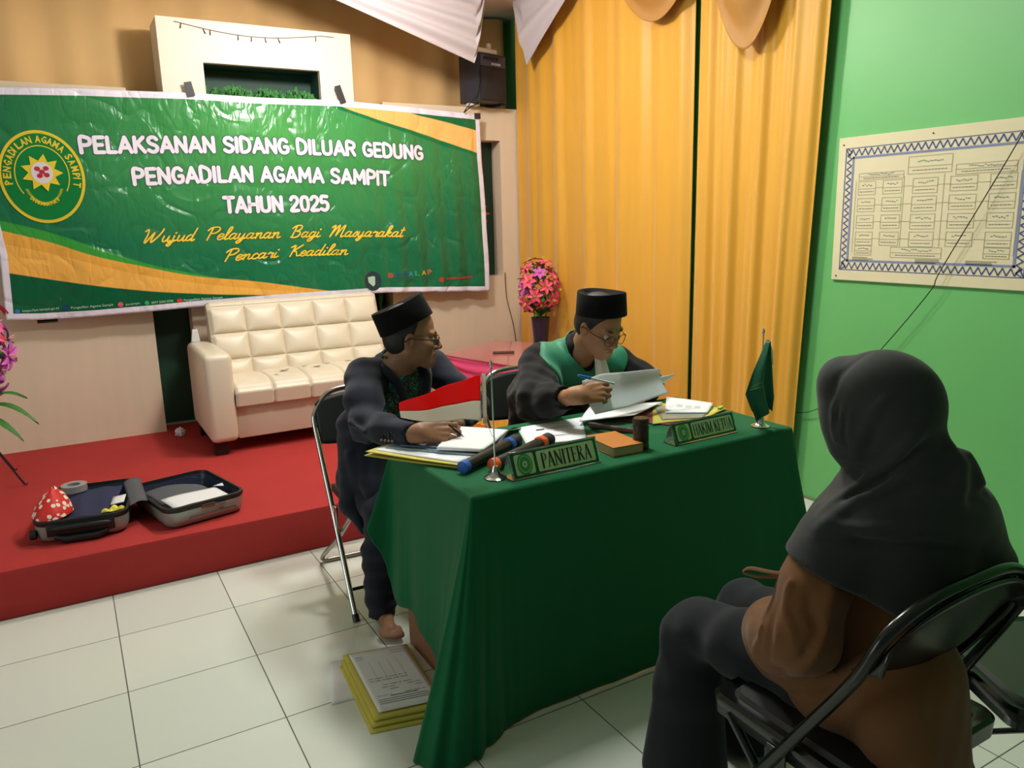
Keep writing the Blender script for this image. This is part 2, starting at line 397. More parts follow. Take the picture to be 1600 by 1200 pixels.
def bpt(u, v):
    x0 = -0.3 + 2.93 * u; zt = interp(BTOP, x0); zb = interp(BBOT, x0); z = zb + (zt - zb) * v
    xl = interp(BL, z); xr = interp(BR, z); x = xl + (xr - xl) * u
    return (x, by(x, z), z)
def banner_material():
    m = bpy.data.materials.new('printed_vinyl_banner'); m.use_nodes = True; nt = m.node_tree; L = nt.links; b = nt.nodes['Principled BSDF']
    uv = nt.nodes.new('ShaderNodeUVMap'); uv.uv_map = 'UVMap'
    geo = nt.nodes.new('ShaderNodeNewGeometry'); s = nt.nodes.new('ShaderNodeSeparateXYZ'); mpp = nt.nodes.new('ShaderNodeMapping'); mpp.inputs['Scale'].default_value = (1 / BK, 1, 1 / BK); mpp.inputs['Location'].default_value = (0, 0, BZ / BK)
    L.new(geo.outputs['Position'], mpp.inputs[0]); L.new(mpp.outputs[0], s.inputs[0])
    su = nt.nodes.new('ShaderNodeSeparateXYZ'); L.new(uv.outputs[0], su.inputs[0])
    X, Z = s.outputs[0], s.outputs[2]
    def mth(op, a, bb=None, clamp=False):
        n = nt.nodes.new('ShaderNodeMath'); n.operation = op; n.use_clamp = clamp
        for i, v in enumerate((a, bb)):
            if v is None: continue
            if isinstance(v, (int, float)): n.inputs[i].default_value = v
            else: L.new(v, n.inputs[i])
        return n.outputs[0]
    def curve(pts):
        """z = f(x) through points: x mapped from -0.4..2.8, z from 0.9..2.4"""
        n = nt.nodes.new('ShaderNodeFloatCurve'); c = n.mapping.curves[0]
        P = [((x + 0.4) / 3.2, (z - 0.9) / 1.5) for x, z in pts]
        c.points[0].location = P[0]; c.points[1].location = P[-1]
        for p in P[1:-1]: c.points.new(*p)
        n.mapping.update(); L.new(mth('DIVIDE', mth('ADD', X, 0.4), 3.2), n.inputs['Value'])
        return mth('ADD', mth('MULTIPLY', n.outputs[0], 1.5), 0.9)
    def below(f): return mth('MULTIPLY', mth('SUBTRACT', f, Z), 250, True)
    def mix(fac, a, c):
        n = nt.nodes.new('ShaderNodeMix'); n.data_type = 'RGBA'; L.new(fac, n.inputs[0])
        for i, v in ((6, a), (7, c)):
            if isinstance(v, tuple): n.inputs[i].default_value = v
            else: L.new(v, n.inputs[i])
        return n.outputs[2]
    # printed ground: lighter green in the middle of the upper half
    dx = mth('DIVIDE', mth('SUBTRACT', X, 1.25), 1.15); dz = mth('DIVIDE', mth('SUBTRACT', Z, 2.05), 0.55)
    r = mth('SQRT', mth('ADD', mth('MULTIPLY', dx, dx), mth('MULTIPLY', dz, dz)))
    base = mix(mth('MULTIPLY', r, 0.72, True), rgb(76, 156, 80), rgb(30, 108, 72))
    lg = curve([(-0.4, 1.61), (-0.243, 1.565), (-0.034, 1.500), (0.184, 1.410), (0.416, 1.315), (0.581, 1.265), (0.9, 1.19), (1.3, 1.118), (1.7, 1.0), (2.8, 0.92)])
    gt = curve([(-0.4, 1.57), (-0.249, 1.516), (-0.04, 1.449), (0.178, 1.362), (0.414, 1.294), (0.664, 1.229), (1.026, 1.174), (1.317, 1.117), (1.564, 1.066), (1.8, 0.98), (2.8, 0.92)])
    gm = curve([(-0.4, 1.48), (-0.249, 1.445), (0.008, 1.372), (0.317, 1.270), (0.653, 1.190), (1.019, 1.130), (1.4, 1.075), (1.8, 0.95), (2.8, 0.92)])
    gb = curve([(-0.4, 1.33), (-0.259, 1.297), (0.008, 1.234), (0.317, 1.172), (0.653, 1.125), (1.019, 1.092), (1.292, 1.068), (1.6, 1.03), (2.0, 0.95), (2.8, 0.92)])
    c = mix(below(lg), base, rgb(58, 150, 62)); c = mix(below(gt), c, rgb(226, 164, 70)); c = mix(below(gm), c, rgb(238, 178, 84)); c = mix(below(gb), c, rgb(14, 92, 58))
    trs = curve([(-0.4, 2.38), (1.3, 2.36), (1.55, 2.225), (1.78, 2.152), (2.10, 2.066), (2.34, 1.995), (2.58, 1.935), (2.8, 1.87)])
    trl = curve([(-0.4, 2.39), (1.4, 2.37), (1.621, 2.225), (1.809, 2.165), (2.134, 2.083), (2.364, 2.018), (2.58, 1.957), (2.8, 1.90)])
    tru = curve([(-0.4, 2.39), (1.7, 2.38), (2.09, 2.203), (2.323, 2.157), (2.561, 2.107), (2.8, 2.06)])
    def above(f): return mth('MULTIPLY', mth('SUBTRACT', Z, f), 250, True)
    c = mix(above(trs), c, rgb(20, 112, 66)); c = mix(above(trl), c, rgb(244, 190, 112)); c = mix(above(tru), c, rgb(14, 104, 62))
    # white hem all round
    U, V = su.outputs[0], su.outputs[1]
    e = mth('MINIMUM', mth('MULTIPLY', mth('MINIMUM', U, mth('SUBTRACT', 1.0, U)), 2.93), mth('MULTIPLY', mth('MINIMUM', V, mth('SUBTRACT', 1.0, V)), 1.2))
    hem = mth('MULTIPLY', mth('SUBTRACT', 0.036, e), 500, True)
    c = mix(hem, c, rgb(232, 226, 244))
    L.new(c, b.inputs['Base Color']); b.inputs['Roughness'].default_value = 0.2; b.inputs['Specular IOR Level'].default_value = 0.45
    # creases
    hs = []
    for sc, st, w in ((3.2, (1, 1, 1), 1.0), (7.0, (1, 1, .6), .45), (16, (1, 1, .35), .2)):
        mp = nt.nodes.new('ShaderNodeMapping'); mp.inputs['Scale'].default_value = st; mp.inputs['Rotation'].default_value = (0, 0.5, 0); L.new(geo.outputs['Position'], mp.inputs[0])
        nz = nt.nodes.new('ShaderNodeTexNoise'); nz.inputs['Scale'].default_value = sc; nz.inputs['Detail'].default_value = 1.5; nz.inputs['Distortion'].default_value = 0.6; L.new(mp.outputs[0], nz.inputs['Vector'])
        rid = mth('ABSOLUTE', mth('SUBTRACT', nz.outputs['Fac'], 0.5)); hs.append(mth('MULTIPLY', mth('MINIMUM', mth('MULTIPLY', rid, 6), 0.5), w))
    hsum = mth('ADD', mth('ADD', hs[0], hs[1]), hs[2])
    bp = nt.nodes.new('ShaderNodeBump'); bp.inputs['Strength'].default_value = 0.8; bp.inputs['Distance'].default_value = 0.012
    L.new(hsum, bp.inputs['Height']); L.new(bp.outputs[0], b.inputs['Normal'])
    return m
M_BANNER = banner_material()
ban = thing('banner', 'wide green vinyl banner with white headline lettering taped above the sofa', 'banner', (1.25, 5.25, 0.97))
NU, NV = 300, 90
bo = bobj('banner_sheet', MB().grid(bpt, NU, NV), M_BANNER, ban, angle=80)
uvl = bo.data.uv_layers.new(name='UVMap')
for lp in bo.data.loops:
    i = lp.vertex_index; uvl.data[lp.index].uv = ((i % (NU + 1)) / NU, (i // (NU + 1)) / NV)
md = bo.modifiers.new('s', 'SOLIDIFY'); md.thickness = 0.0012; md.offset = 0
M_LET = mat('white_lettering', rgb(236, 228, 244), 0.35); M_LETD = mat('dark_outline', rgb(40, 66, 70), 0.4)
M_YLET = mat('yellow_lettering', rgb(238, 206, 60), 0.35)
def onban(off):
    return lambda p: (p.x, by(p.x, p.z) - off + p.y * 0.0, p.z)
def line(s, x0, z0, x1, z1, h, m, mo, name, off=0.0, out=0.0, sag=0.0, shear=0.0, sp=1.0):
    Lr = math.hypot(x1 - x0, z1 - z0); a = math.atan2(z1 - z0, x1 - x0)
    M = TR(x0, 0, z0) @ Matrix.Rotation(-a, 4, 'Y')
    def f(o):
        def g(p):
            t = (p.x - x0) / (x1 - x0); z = p.z + sag * 4 * t * (1 - t); return (p.x, by(p.x, z) - o, z)
        return g
    if out: bobj(name + '_outline', text_mb(s, Lr + out * 0.9, h, offset=off + out, shear=shear, spacing=sp, M=TR(-out * .45, 0, 0) @ M, cut=0.03, fn=f(0.0018), res=2), mo, ban, smooth=False)
    bobj(name, text_mb(s, Lr, h, offset=off, shear=shear, spacing=sp, M=M, cut=0.03, fn=f(0.0028), res=2), m, ban, smooth=False)
# strokes of the rounded headline capitals and of the brush script, unit cap height
HG = {'P': (.74, [[(.1, 0), (.1, 1), (.42, 1), (.58, .88), (.58, .62), (.42, .5), (.1, .5)]]), 'E': (.68, [[(.55, 1), (.1, 1), (.1, 0), (.55, 0)], [(.1, .5), (.48, .5)]]), 'L': (.64, [[(.1, 1), (.1, 0), (.5, 0)]]),
 'A': (.84, [[(.08, 0), (.40, 1), (.72, 0)], [(.22, .30), (.58, .30)]]), 'K': (.76, [[(.1, 0), (.1, 1)], [(.58, 1), (.14, .48)], [(.25, .58), (.62, 0)]]), 'S': (.72, [[(.56, .86), (.42, 1), (.2, .97), (.1, .78), (.2, .58), (.45, .45), (.58, .27), (.48, .05), (.28, 0), (.08, .13)]]),
 'N': (.80, [[(.1, 0), (.1, 1), (.64, 0), (.64, 1)]]), 'I': (.28, [[(.1, 0), (.1, 1)]]), 'D': (.80, [[(.1, 0), (.1, 1), (.35, 1), (.58, .82), (.64, .5), (.58, .18), (.35, 0), (.1, 0)]]),
 'G': (.80, [[(.60, .84), (.42, 1), (.2, .90), (.09, .5), (.2, .10), (.42, 0), (.63, .12), (.63, .44), (.44, .44)]]), 'U': (.80, [[(.1, 1), (.1, .25), (.2, .05), (.36, 0), (.52, .05), (.62, .25), (.62, 1)]]),
 'R': (.76, [[(.1, 0), (.1, 1), (.42, 1), (.58, .88), (.58, .64), (.42, .52), (.1, .52)], [(.36, .5), (.6, 0)]]), 'M': (.96, [[(.1, 0), (.14, 1), (.45, .30), (.76, 1), (.80, 0)]]), 'T': (.70, [[(.05, 1), (.63, 1)], [(.34, 1), (.34, 0)]]),
 'H': (.80, [[(.1, 0), (.1, 1)], [(.64, 0), (.64, 1)], [(.1, .5), (.64, .5)]]), '2': (.70, [[(.08, .8), (.2, .98), (.42, .98), (.54, .78), (.46, .52), (.08, .02), (.56, .02)]]),
 '0': (.74, [[(.34, 1), (.16, .9), (.09, .5), (.16, .1), (.34, 0), (.52, .1), (.59, .5), (.52, .9), (.34, 1)]]), '5': (.70, [[(.52, 1), (.14, 1), (.12, .58), (.36, .62), (.54, .45), (.52, .15), (.32, 0), (.08, .1)]]),
 'B': (.72, [[(.1, 0), (.1, 1), (.4, 1), (.54, .85), (.5, .6), (.36, .53), (.1, .53)], [(.36, .53), (.58, .4), (.58, .12), (.4, 0), (.1, 0)]]), ' ': (.42, [])}
_ab = [(.3, .40), (.16, .46), (.04, .28), (.05, .06), (.16, .02), (.28, .2), (.32, .44)]; _uu = [(.05, .45), (.04, .12), (.12, .02), (.24, .14), (.3, .45)]
SG = {'W': (.92, [[(0, .86), (.12, 1), (.17, .6), (.14, .1), (.22, .05), (.45, .75), (.42, .15), (.50, .05), (.74, .6), (.82, 1.0)]]), 'u': (.42, [_uu, [(.3, .45), (.29, .08), (.36, 0), (.44, .1)]]), 'j': (.30, [[(.12, .45), (.10, -.1), (0, -.33), (-.1, -.25), (.02, -.08), (.28, .1)], [(.13, .64), (.15, .68)]]),
 'd': (.44, [_ab[:6], [(.36, .98), (.29, .1), (.36, 0), (.44, .1)]]), 'P': (.58, [[(.14, -.02), (.2, .9)], [(0, .75), (.15, .97), (.45, 1.0), (.56, .8), (.42, .55), (.22, .5)]]), 'e': (.34, [[(.05, .2), (.25, .26), (.28, .4), (.16, .46), (.05, .3), (.06, .06), (.18, 0), (.36, .12)]]),
 'l': (.25, [[(.04, .15), (.22, .75), (.2, 1.0), (.1, .85), (.07, .1), (.14, 0), (.27, .1)]]), 'a': (.44, [_ab, [(.31, .40), (.28, .08), (.35, 0), (.46, .1)]]), 'y': (.44, [_uu, [(.3, .45), (.26, -.1), (.12, -.34), (.02, -.25), (.15, -.08), (.46, .1)]]),
 'n': (.45, [[(.02, .36), (.1, .44), (.08, 0)], [(.08, .2), (.2, .42), (.3, .42), (.29, .1), (.35, 0), (.47, .1)]]), 'B': (.64, [[(.14, 0), (.2, .92)], [(0, .75), (.15, .97), (.42, 1.0), (.5, .82), (.4, .6), (.24, .53)], [(.24, .53), (.5, .45), (.5, .15), (.3, 0), (.08, .05)]]),
 'g': (.42, [_ab, [(.31, .42), (.27, -.1), (.13, -.34), (.02, -.25), (.15, -.08), (.44, .1)]]), 'i': (.22, [[(.06, .42), (.04, .08), (.1, 0), (.24, .1)], [(.10, .64), (.12, .68)]]), 'M': (.88, [[(0, .8), (.1, .95), (.17, .9), (.08, 0)], [(.1, .1), (.22, .6), (.40, 1.0), (.38, .1)], [(.38, .1), (.52, .6), (.70, 1.0), (.68, .1), (.74, 0), (.84, .08)]]),
 's': (.30, [[(.02, .1), (.2, .48), (.25, .2), (.18, .02), (.06, .04)]]), 'r': (.34, [[(.02, .34), (.12, .48), (.14, .38), (.27, .4), (.23, .08), (.29, 0), (.37, .1)]]), 'k': (.38, [[(.04, .15), (.22, .8), (.18, 1.0), (.1, .8), (.06, 0)], [(.08, .2), (.24, .44), (.28, .34), (.12, .24), (.28, .02), (.40, .1)]]),
 't': (.28, [[(.16, .85), (.08, .1), (.15, 0), (.28, .1)], [(.02, .58), (.28, .62)]]), 'c': (.32, [[(.28, .36), (.18, .46), (.05, .3), (.06, .06), (.18, 0), (.34, .1)]]), 'K': (.62, [[(.14, 0), (.2, .95)], [(0, .8), (.16, .97)], [(.56, 1.0), (.22, .5), (.36, .4), (.48, .05), (.62, .08)]]), ' ': (.50, [])}
def stroke_line(s, G, x0, z0, x1, z1, h, wd, shear, m, mo, out, name, sag=0.0, smooth_=False):
    tot = sum(G[c][0] for c in s); kx = (x1 - x0) / tot; X = 0.0; words = []; cur = None
    for c in s:
        if c == ' ': cur = None
        else:
            if cur is None: cur = []; words.append(cur)
            for st in G[c][1]:
                P = spline(st, 4) if (smooth_ or len(st) > 5) and len(st) > 2 else [tuple(p) for p in st]
                cur.append([((X + p[0] + shear * p[1]) * kx, p[1] * h) for p in P])
        X += G[c][0]
    def place(x, z, off):
        t = x / (x1 - x0); wx = x0 + x; wz = z0 + (z1 - z0) * t + z + sag * 4 * t * (1 - t); return (wx, by(wx, wz) - off, wz)
    def mesh(word, w, off):
        mb = MB()
        for P in word:
            Q = []
            for a, b in zip(P, P[1:]):
                n = max(1, int(math.hypot(b[0] - a[0], b[1] - a[1]) / .02)); Q += [(a[0] + (b[0] - a[0]) * i / n, a[1] + (b[1] - a[1]) * i / n) for i in range(n)]
            Q.append(P[-1])
            for a, b in zip(Q, Q[1:]):
                dx, dz = b[0] - a[0], b[1] - a[1]; l = math.hypot(dx, dz) or 1e-9; nx, nz = -dz / l * w, dx / l * w
                mb.add([place(a[0] + nx, a[1] + nz, off), place(a[0] - nx, a[1] - nz, off), place(b[0] - nx, b[1] - nz, off), place(b[0] + nx, b[1] + nz, off)], [(0, 1, 2, 3)])
            for q in Q: mb.add([place(q[0] + w * math.cos(k * .6283), q[1] + w * math.sin(k * .6283), off) for k in range(10)], [tuple(range(10))])
        return mb
    for wd_ in words:
        bobj(name + '_outline', mesh(wd_, wd + out, .0022), mo, ban, smooth=False); bobj(name, mesh(wd_, wd, .0036), m, ban, smooth=False)
stroke_line('PELAKSANAN SIDANG DILUAR GEDUNG', HG, .166, 1.911, 2.182, 1.911, .078, .0105, 0, M_LET, M_LETD, .0045, 'headline_word', sag=.022)
stroke_line('PENGADILAN AGAMA SAMPIT', HG, .408, 1.746, 1.925, 1.743, .080, .0105, 0, M_LET, M_LETD, .0045, 'headline_word', sag=.022)
stroke_line('TAHUN 2025', HG, .878, 1.588, 1.520, 1.591, .083, .0110, 0, M_LET, M_LETD, .0045, 'headline_word')
stroke_line('Wujud Pelayanan Bagi Masyarakat', SG, .410, 1.424, 1.990, 1.410, .072, .0042, .34, M_YLET, M_LETD, .0028, 'script_word', sag=.012, smooth_=True)
stroke_line('Pencari Keadilan', SG, .838, 1.301, 1.606, 1.309, .068, .0042, .34, M_YLET, M_LETD, .0028, 'script_word', sag=.008, smooth_=True)
# round court emblem
def ring(cx, cz, rx, rz, w, off, n=64):
    mb = MB(); vs = []
    for k in range(n):
        a = 2 * math.pi * k / n
        for q in (0, 1):
            x = cx + (rx - w * q) * math.cos(a); z = cz + (rz - w * q) * math.sin(a); vs.append((x, by(x, z) - off, z))
    mb.add(vs, [(2 * k, 2 * k + 1, (2 * k + 3) % (2 * n), (2 * k + 2) % (2 * n)) for k in range(n)]); return mb
def disc(cx, cz, rx, rz, off, n=48, mb=None, mi=0):
    mb = mb or MB(); vs = [(cx, by(cx, cz) - off, cz)]
    for q in (0.33, 0.66, 1.0):
        for k in range(n):
            a = 2 * math.pi * k / n; x = cx + rx * q * math.cos(a); z = cz + rz * q * math.sin(a); vs.append((x, by(x, z) - off, z))
    fs = [(0, 1 + k, 1 + (k + 1) % n) for k in range(n)]
    for q in range(2): fs += [(1 + q * n + k, 1 + (q + 1) * n + k, 1 + (q + 1) * n + (k + 1) % n, 1 + q * n + (k + 1) % n) for k in range(n)]
    mb.add(vs, fs, mi); return mb
EX, EZ, ERX, ERZ = -0.022, 1.783, 0.197, 0.238
M_EG = mat('emblem_green', rgb(18, 120, 58), 0.25); M_EY = mat('emblem_yellow', rgb(222, 196, 52), 0.35)
em = bobj('court_emblem', disc(EX, EZ, ERX, ERZ, 0.003), M_EG, ban, smooth=False)
for rr, w in ((1.0, 0.010), (0.955, 0.005), (0.64, 0.005)):
    mbx = ring(EX, EZ, ERX * rr, ERZ * rr, w, 0.0045)
    if rr == 0.64: mbx = MB(); mbx.add(*[(lambda r: (r.v, [f for i, f in enumerate(r.f) if not 38 < i < 58]))(ring(EX, EZ + .01, ERX * rr, ERZ * rr, w, 0.0045))][0])
    bobj('emblem_ring', mbx, M_EY, em, smooth=False)
def arc_text(s, cx, cz, rx, rz, a0, a1, h, off, m, name, parent, inward=False):
    mb = MB(); adv = [{'I': .5, ' ': .6, 'M': 1.15}.get(c, 1.0) for c in s]; tot = sum(adv) - adv[0] / 2 - adv[-1] / 2; run = -adv[0] / 2
    for i, ch in enumerate(s):
        run += adv[i]; q_ = (run - adv[i] / 2) / tot
        if ch == ' ': continue
        a = math.radians(a0 + (a1 - a0) * q_); x = cx + rx * math.cos(a); z = cz + rz * math.sin(a)
        tilt = a - math.pi / 2 if not inward else a + math.pi / 2
        M = TR(x, 0, z) @ Matrix.Rotation(-tilt, 4, 'Y') @ TR(-h * 0.36, 0, 0)
        text_mb(ch, h * (0.18 if ch == 'I' else 0.72), h, offset=0.03, M=M, fn=lambda p: (p.x, by(p.x, p.z) - off, p.z), mb=mb, res=1)
    bobj(name, mb, m, parent, smooth=False)
arc_text('PENGADILAN AGAMA SAMPIT', EX, EZ, ERX * 0.72, ERZ * 0.74, 188, -12, 0.036, 0.0048, M_EY, 'emblem_lettering', em)
arc_text('DHARMMAYUKTI', EX, EZ - 0.0, ERX * 0.55, ERZ * 0.62, 232, 308, 0.020, 0.0048, M_EY, 'emblem_lettering', em, inward=True)
bobj('emblem_sunburst', MB().prism(star(EX, EZ + .022, 0, 0.098, 0.062, 9, 0), 0.001, TR(0, by(EX, EZ) - 0.0065, 0)), M_EY, em, smooth=False)
bobj('emblem_shield', disc(EX, EZ + .022, 0.050, 0.055, 0.008), mat('shield_white', rgb(214, 210, 214), 0.4), em, smooth=False)
sh = MB()
for k, (sx_, sz_) in enumerate(((-.02, .02), (.02, .022), (-.012, -.016), (.02, -.012), (0, .004))): disc(EX + sx_, EZ + .022 + sz_, 0.014, 0.012, 0.0092, 12, sh)
bobj('shield_figures', sh, mat('shield_red', rgb(176, 40, 62), 0.4), em, smooth=False)
wr = MB()
for k in range(26):
    a = math.radians(205 + 130 * k / 25); disc(EX + ERX * .44 * math.cos(a), EZ - .015 + ERZ * .5 * math.sin(a), 0.008, 0.006, 0.0047, 8, wr)
bobj('emblem_wreath', wr, mat('wreath_gold', rgb(150, 160, 40), 0.4), em, smooth=False)
# bottom row of contacts
M_SMALL = mat('pale_green_print', rgb(176, 206, 186), 0.4)
for s, x0, x1, z in (('https://pa-sampit.go.id', -0.205, -0.035, 1.081), ('Pengadilan Agama Sampit', 0.023, 0.232, 1.081), ('pa.sampit', 0.295, 0.367, 1.080), ('0877 5050 0700', 0.427, 0.544, 1.080), ('Pengadilan Agama Sampit', 0.603, 0.820, 1.081)):
    line(s, x0, z, x1, z + 0.003, 0.013, M_SMALL, None, 'contact_line', off=0.01)
for x, c, r in ((-0.228, rgb(60, 110, 190), .012), (-0.004, rgb(30, 60, 130), .013), (0.268, rgb(214, 90, 120), .014), (0.404, rgb(60, 170, 90), .012), (0.580, rgb(214, 40, 44), .016)):
    bobj('contact_icon', disc(x, 1.087, r, r if r != .016 else .011, 0.003, 16), mat('icon', c, 0.4), ban, smooth=False)
bdg = bobj('round_badge', disc(1.772, 1.130, 0.056, 0.064, 0.003, 32), mat('badge_grey', rgb(40, 56, 62), 0.4), ban, smooth=False)
shp = [(-.034, .026), (0, .032), (.034, .026), (.03, -.008), (0, -.036), (-.03, -.008)]
bobj('badge_shield', MB().prism([(1.772 + a, 1.13 + b) for a, b in shp], 0.001, TR(0, by(1.772, 1.13) - 0.006, 0)), M_SMALL, bdg, smooth=False)
cols = [rgb(206, 60, 50), rgb(66, 60, 130), rgb(44, 70, 140), rgb(50, 150, 210), rgb(60, 160, 80), rgb(220, 180, 60), rgb(222, 96, 50)]
for i, ch in enumerate('BAHALAP'):
    x = 1.880 + i * 0.0475; line(ch, x, 1.146 + .001 * i, x + 0.034, 1.146 + .001 * i, 0.032, mat('print_' + ch, cols[i], 0.4), None, 'colour_letter', off=0.02)
line('Pengadilan Agama Sampit', 1.885, 1.122, 2.19, 1.122, 0.012, mat('print_grey', rgb(60, 84, 84), 0.4), None, 'contact_line')
bobj('contact_icon', disc(2.262, 1.112, 0.018, 0.018, 0.003, 16), mat('icon_red', rgb(190, 60, 46), 0.4), ban, smooth=False)
bobj('contact_icon', MB().grid(lambda u, v: (2.30 + .21 * u, by(2.30 + .21 * u, 1.115) - 0.003, 1.108 + .014 * v), 12, 1), mat('print_red', rgb(158, 66, 50), 0.4), ban, smooth=False)
# tape pieces holding the banner
def tape(x, z, w, h, ang, label):
    M = TR(x * BK, by(x, 2.2) - 0.008, z * BK - BZ) @ Matrix.Rotation(math.radians(ang), 4, 'Y')
    tag(obj('tape_strip', MB().box((-w / 2, -0.001, -h / 2), (w / 2, 0.001, h / 2), M=M), M_TAPE, smooth=False), label, 'tape')
tape(0.755, 2.268, 0.045, 0.085, -12, 'short black tape on the banner top below the left end of the cream box')
tape(1.633, 2.288, 0.043, 0.115, -18, 'longer slanting black tape on the banner top at the right end of the box')
tape(2.585, 2.200, 0.05, 0.04, 0, 'small black tape square on the top right corner of the banner')
# ---------------------------------------------------------------- sofa
M_SOFA = mat('cream_leatherette', rgb(222, 210, 190), 0.38, bump=0.12, bscale=90, var=0.04, vscale=5)
M_TEAR = mat('torn_leatherette', rgb(92, 62, 42), 0.9)
sofa = thing('sofa', 'cream tufted leatherette sofa with a worn seat in front of the banner wall', 'sofa', (1.3, 4.85, ST))
SX0, SX1 = 0.625, 2.02
for x0, x1 in ((SX0, SX0 + 0.155), (SX1 - 0.155, SX1)):
    mb = MB().box((x0, 4.55, 0.285), (x1, 5.22, 0.80), bev=0.035, seg=4)
    obj('armrest', mb, M_SOFA, sofa)
obj('base', MB().box((SX0 + 0.155, 4.60, 0.285), (SX1 - 0.155, 5.2, 0.49), bev=0.012), M_SOFA, sofa)
def tuft(u, n, w=0.09):
    f = (u * n) % 1.0; d = min(f, 1 - f); return min(1.0, d / w) ** 0.5 if d < w else 1.0
def seat_fn(u, v):
    # v: 0 front bottom -> 1 back top
    prof = [(0.0, (4.585, 0.475)), (0.15, (4.545, 0.49)), (0.33, (4.535, 0.57)), (0.42, (4.56, 0.612)), (0.55, (4.66, 0.628)), (0.8, (4.83, 0.628)), (1.0, (5.06, 0.60))]
    y = interp([(a, b[0]) for a, b in prof], v); z = interp([(a, b[1]) for a, b in prof], v)
    t = tuft(u, 5, 0.06); z2 = z - 0.016 * (1 - t) * (1 if v > .3 else 0.0); y2 = y + 0.014 * (1 - t) * (1 if v < .5 else 0)
    if 0.36 < v < 0.44: z2 -= 0.006
    w = 0.004 * math.sin(u * 47 + v * 9) * (v > .45)
    return (SX0 + 0.152 + (SX1 - SX0 - 0.304) * u, y2, z2 + w)
obj('seat_cushion', MB().grid(seat_fn, 150, 60), M_SOFA, sofa, angle=60)
BX0, BX1 = 0.755, 1.86
def back_fn(u, v):
    x = BX0 + (BX1 - BX0) * u; z = 0.57 + 0.47 * v; y = 4.98 + 0.16 * v
    rows = [(0, 0.0), (0.26, 1.0), (0.60, 2.0), (0.94, 3.0), (1.0, 3.1)]
    r = interp(rows, v); cx = (u * 5) % 1; cz = r % 1.0
    dx = min(cx, 1 - cx) / 5 * 1.1; dz = min(cz, 1 - cz) * 0.155
    d = min(dx, dz); puff = 0.028 * (1 - math.exp(-d / 0.014)) + 0.012 * (math.sin(math.pi * cx) * math.sin(math.pi * cz))
    e = 1.0 - max(0, (v - 0.955) / 0.045); ee = min(1, min(u, 1 - u) / 0.02)
    y -= puff * (e ** 0.5 if e > 0 else 0) * ee ** 0.5
    z -= 0.012 * (1 - ee)
    return (x, y + 0.03 * (1 - max(0, e) ** 0.5), z)
bk = MB().grid(back_fn, 200, 110)
# closed back body
bk.box((BX0 + 0.002, 5.165, 0.49), (BX1 - 0.002, 5.225, 1.035), bev=0.02)
bk.add([(BX0, 4.98, .57), (BX0, 5.14, 1.03), (BX0, 5.2, 1.03), (BX0, 5.2, .5)], [(0, 1, 2, 3)]).add([(BX1, 4.98, .57), (BX1, 5.14, 1.03), (BX1, 5.2, 1.03), (BX1, 5.2, .5)], [(0, 1, 2, 3)])
bk.add([(BX0, 5.16, 1.036), (BX1, 5.16, 1.036), (BX1, 5.2, 1.035), (BX0, 5.2, 1.035)], [(0, 1, 2, 3)])
obj('backrest', bk, M_SOFA, sofa, angle=60)
for x in (SX0 + 0.02, SX1 - 0.09):
    for y in (4.60, 5.12): obj('leg', MB().box((x, y, ST), (x + 0.07, y + 0.07, 0.285)), M_BLACK, sofa, smooth=False)
for u, v, r in ((.30, .66, .016), (.24, .55, .010), (.43, .75, .012), (.50, .74, .014), (.57, .78, .012), (.72, .86, .016), (.33, .74, .010)):
    p = seat_fn(u, v); mb = MB(); n = 9
    mb.add([(p[0] + r * 1.6 * math.cos(6.28 * k / n) * random.uniform(.6, 1.2), p[1] + r * .8 * math.sin(6.28 * k / n) * random.uniform(.5, 1.2), p[2] + 0.0045) for k in range(n)], [tuple(range(n))])
    obj('tear', mb, M_TEAR, sofa, smooth=False)
tagm = MB().grid(lambda u, v: (0.655 + .045 * (u - .5) * (1.25 - .6 * v) + .02, 5.15 - 0.01 * v, 0.797 + 0.085 * v + 0.004 * math.sin(u * 9)), 6, 6)
tag(obj('tissue_sheet', tagm, M_PAPER, solid=0.002), 'pale tissue sheet standing on the left arm of the cream sofa', 'tissue')

# ---------------------------------------------------------------- pink side table under glass
pt = thing('low_table', 'low table with a pink swagged cloth and gold pleated skirt under tinted glass', 'table', (2.55, 4.25, ST))
poly = [(2.09, 4.54), (2.27, 3.86), (2.75, 3.72), (3.02, 4.20), (2.66, 4.86)]
TZ = 0.655
def polymb(P, z0, z1):
    n = len(P); return MB().add([(x, y, z0) for x, y in P] + [(x, y, z1) for x, y in P], [tuple(range(n)), tuple(range(2 * n - 1, n - 1, -1))] + [(i, (i + 1) % n, (i + 1) % n + n, i + n) for i in range(n)])
def shrink(P, k):
    cx = sum(p[0] for p in P) / len(P); cy = sum(p[1] for p in P) / len(P); return [(cx + (x - cx) * k, cy + (y - cy) * k) for x, y in P]
M_GLASS = mat('rose_tinted_glass', rgb(214, 130, 130), 0.08, trans=0.35, spec=0.6)
obj('glass_top', polymb(poly, TZ - 0.006, TZ), M_GLASS, pt, smooth=False)
M_PINK = mat('hot_pink_cloth', rgb(226, 62, 120), 0.75, sheen=0.2)
obj('table_body', polymb(shrink(poly, 0.90), ST + 0.02, TZ - 0.02), mat('plywood', rgb(150, 110, 70), 0.7), pt, smooth=False)
def walk(P, s):
    n = len(P); seg = int(s) % n; t = s - int(s); a = P[seg]; b = P[(seg + 1) % n]; return (a[0] + (b[0] - a[0]) * t, a[1] + (b[1] - a[1]) * t)
P1 = shrink(poly, 0.985); P2 = shrink(poly, 0.93)
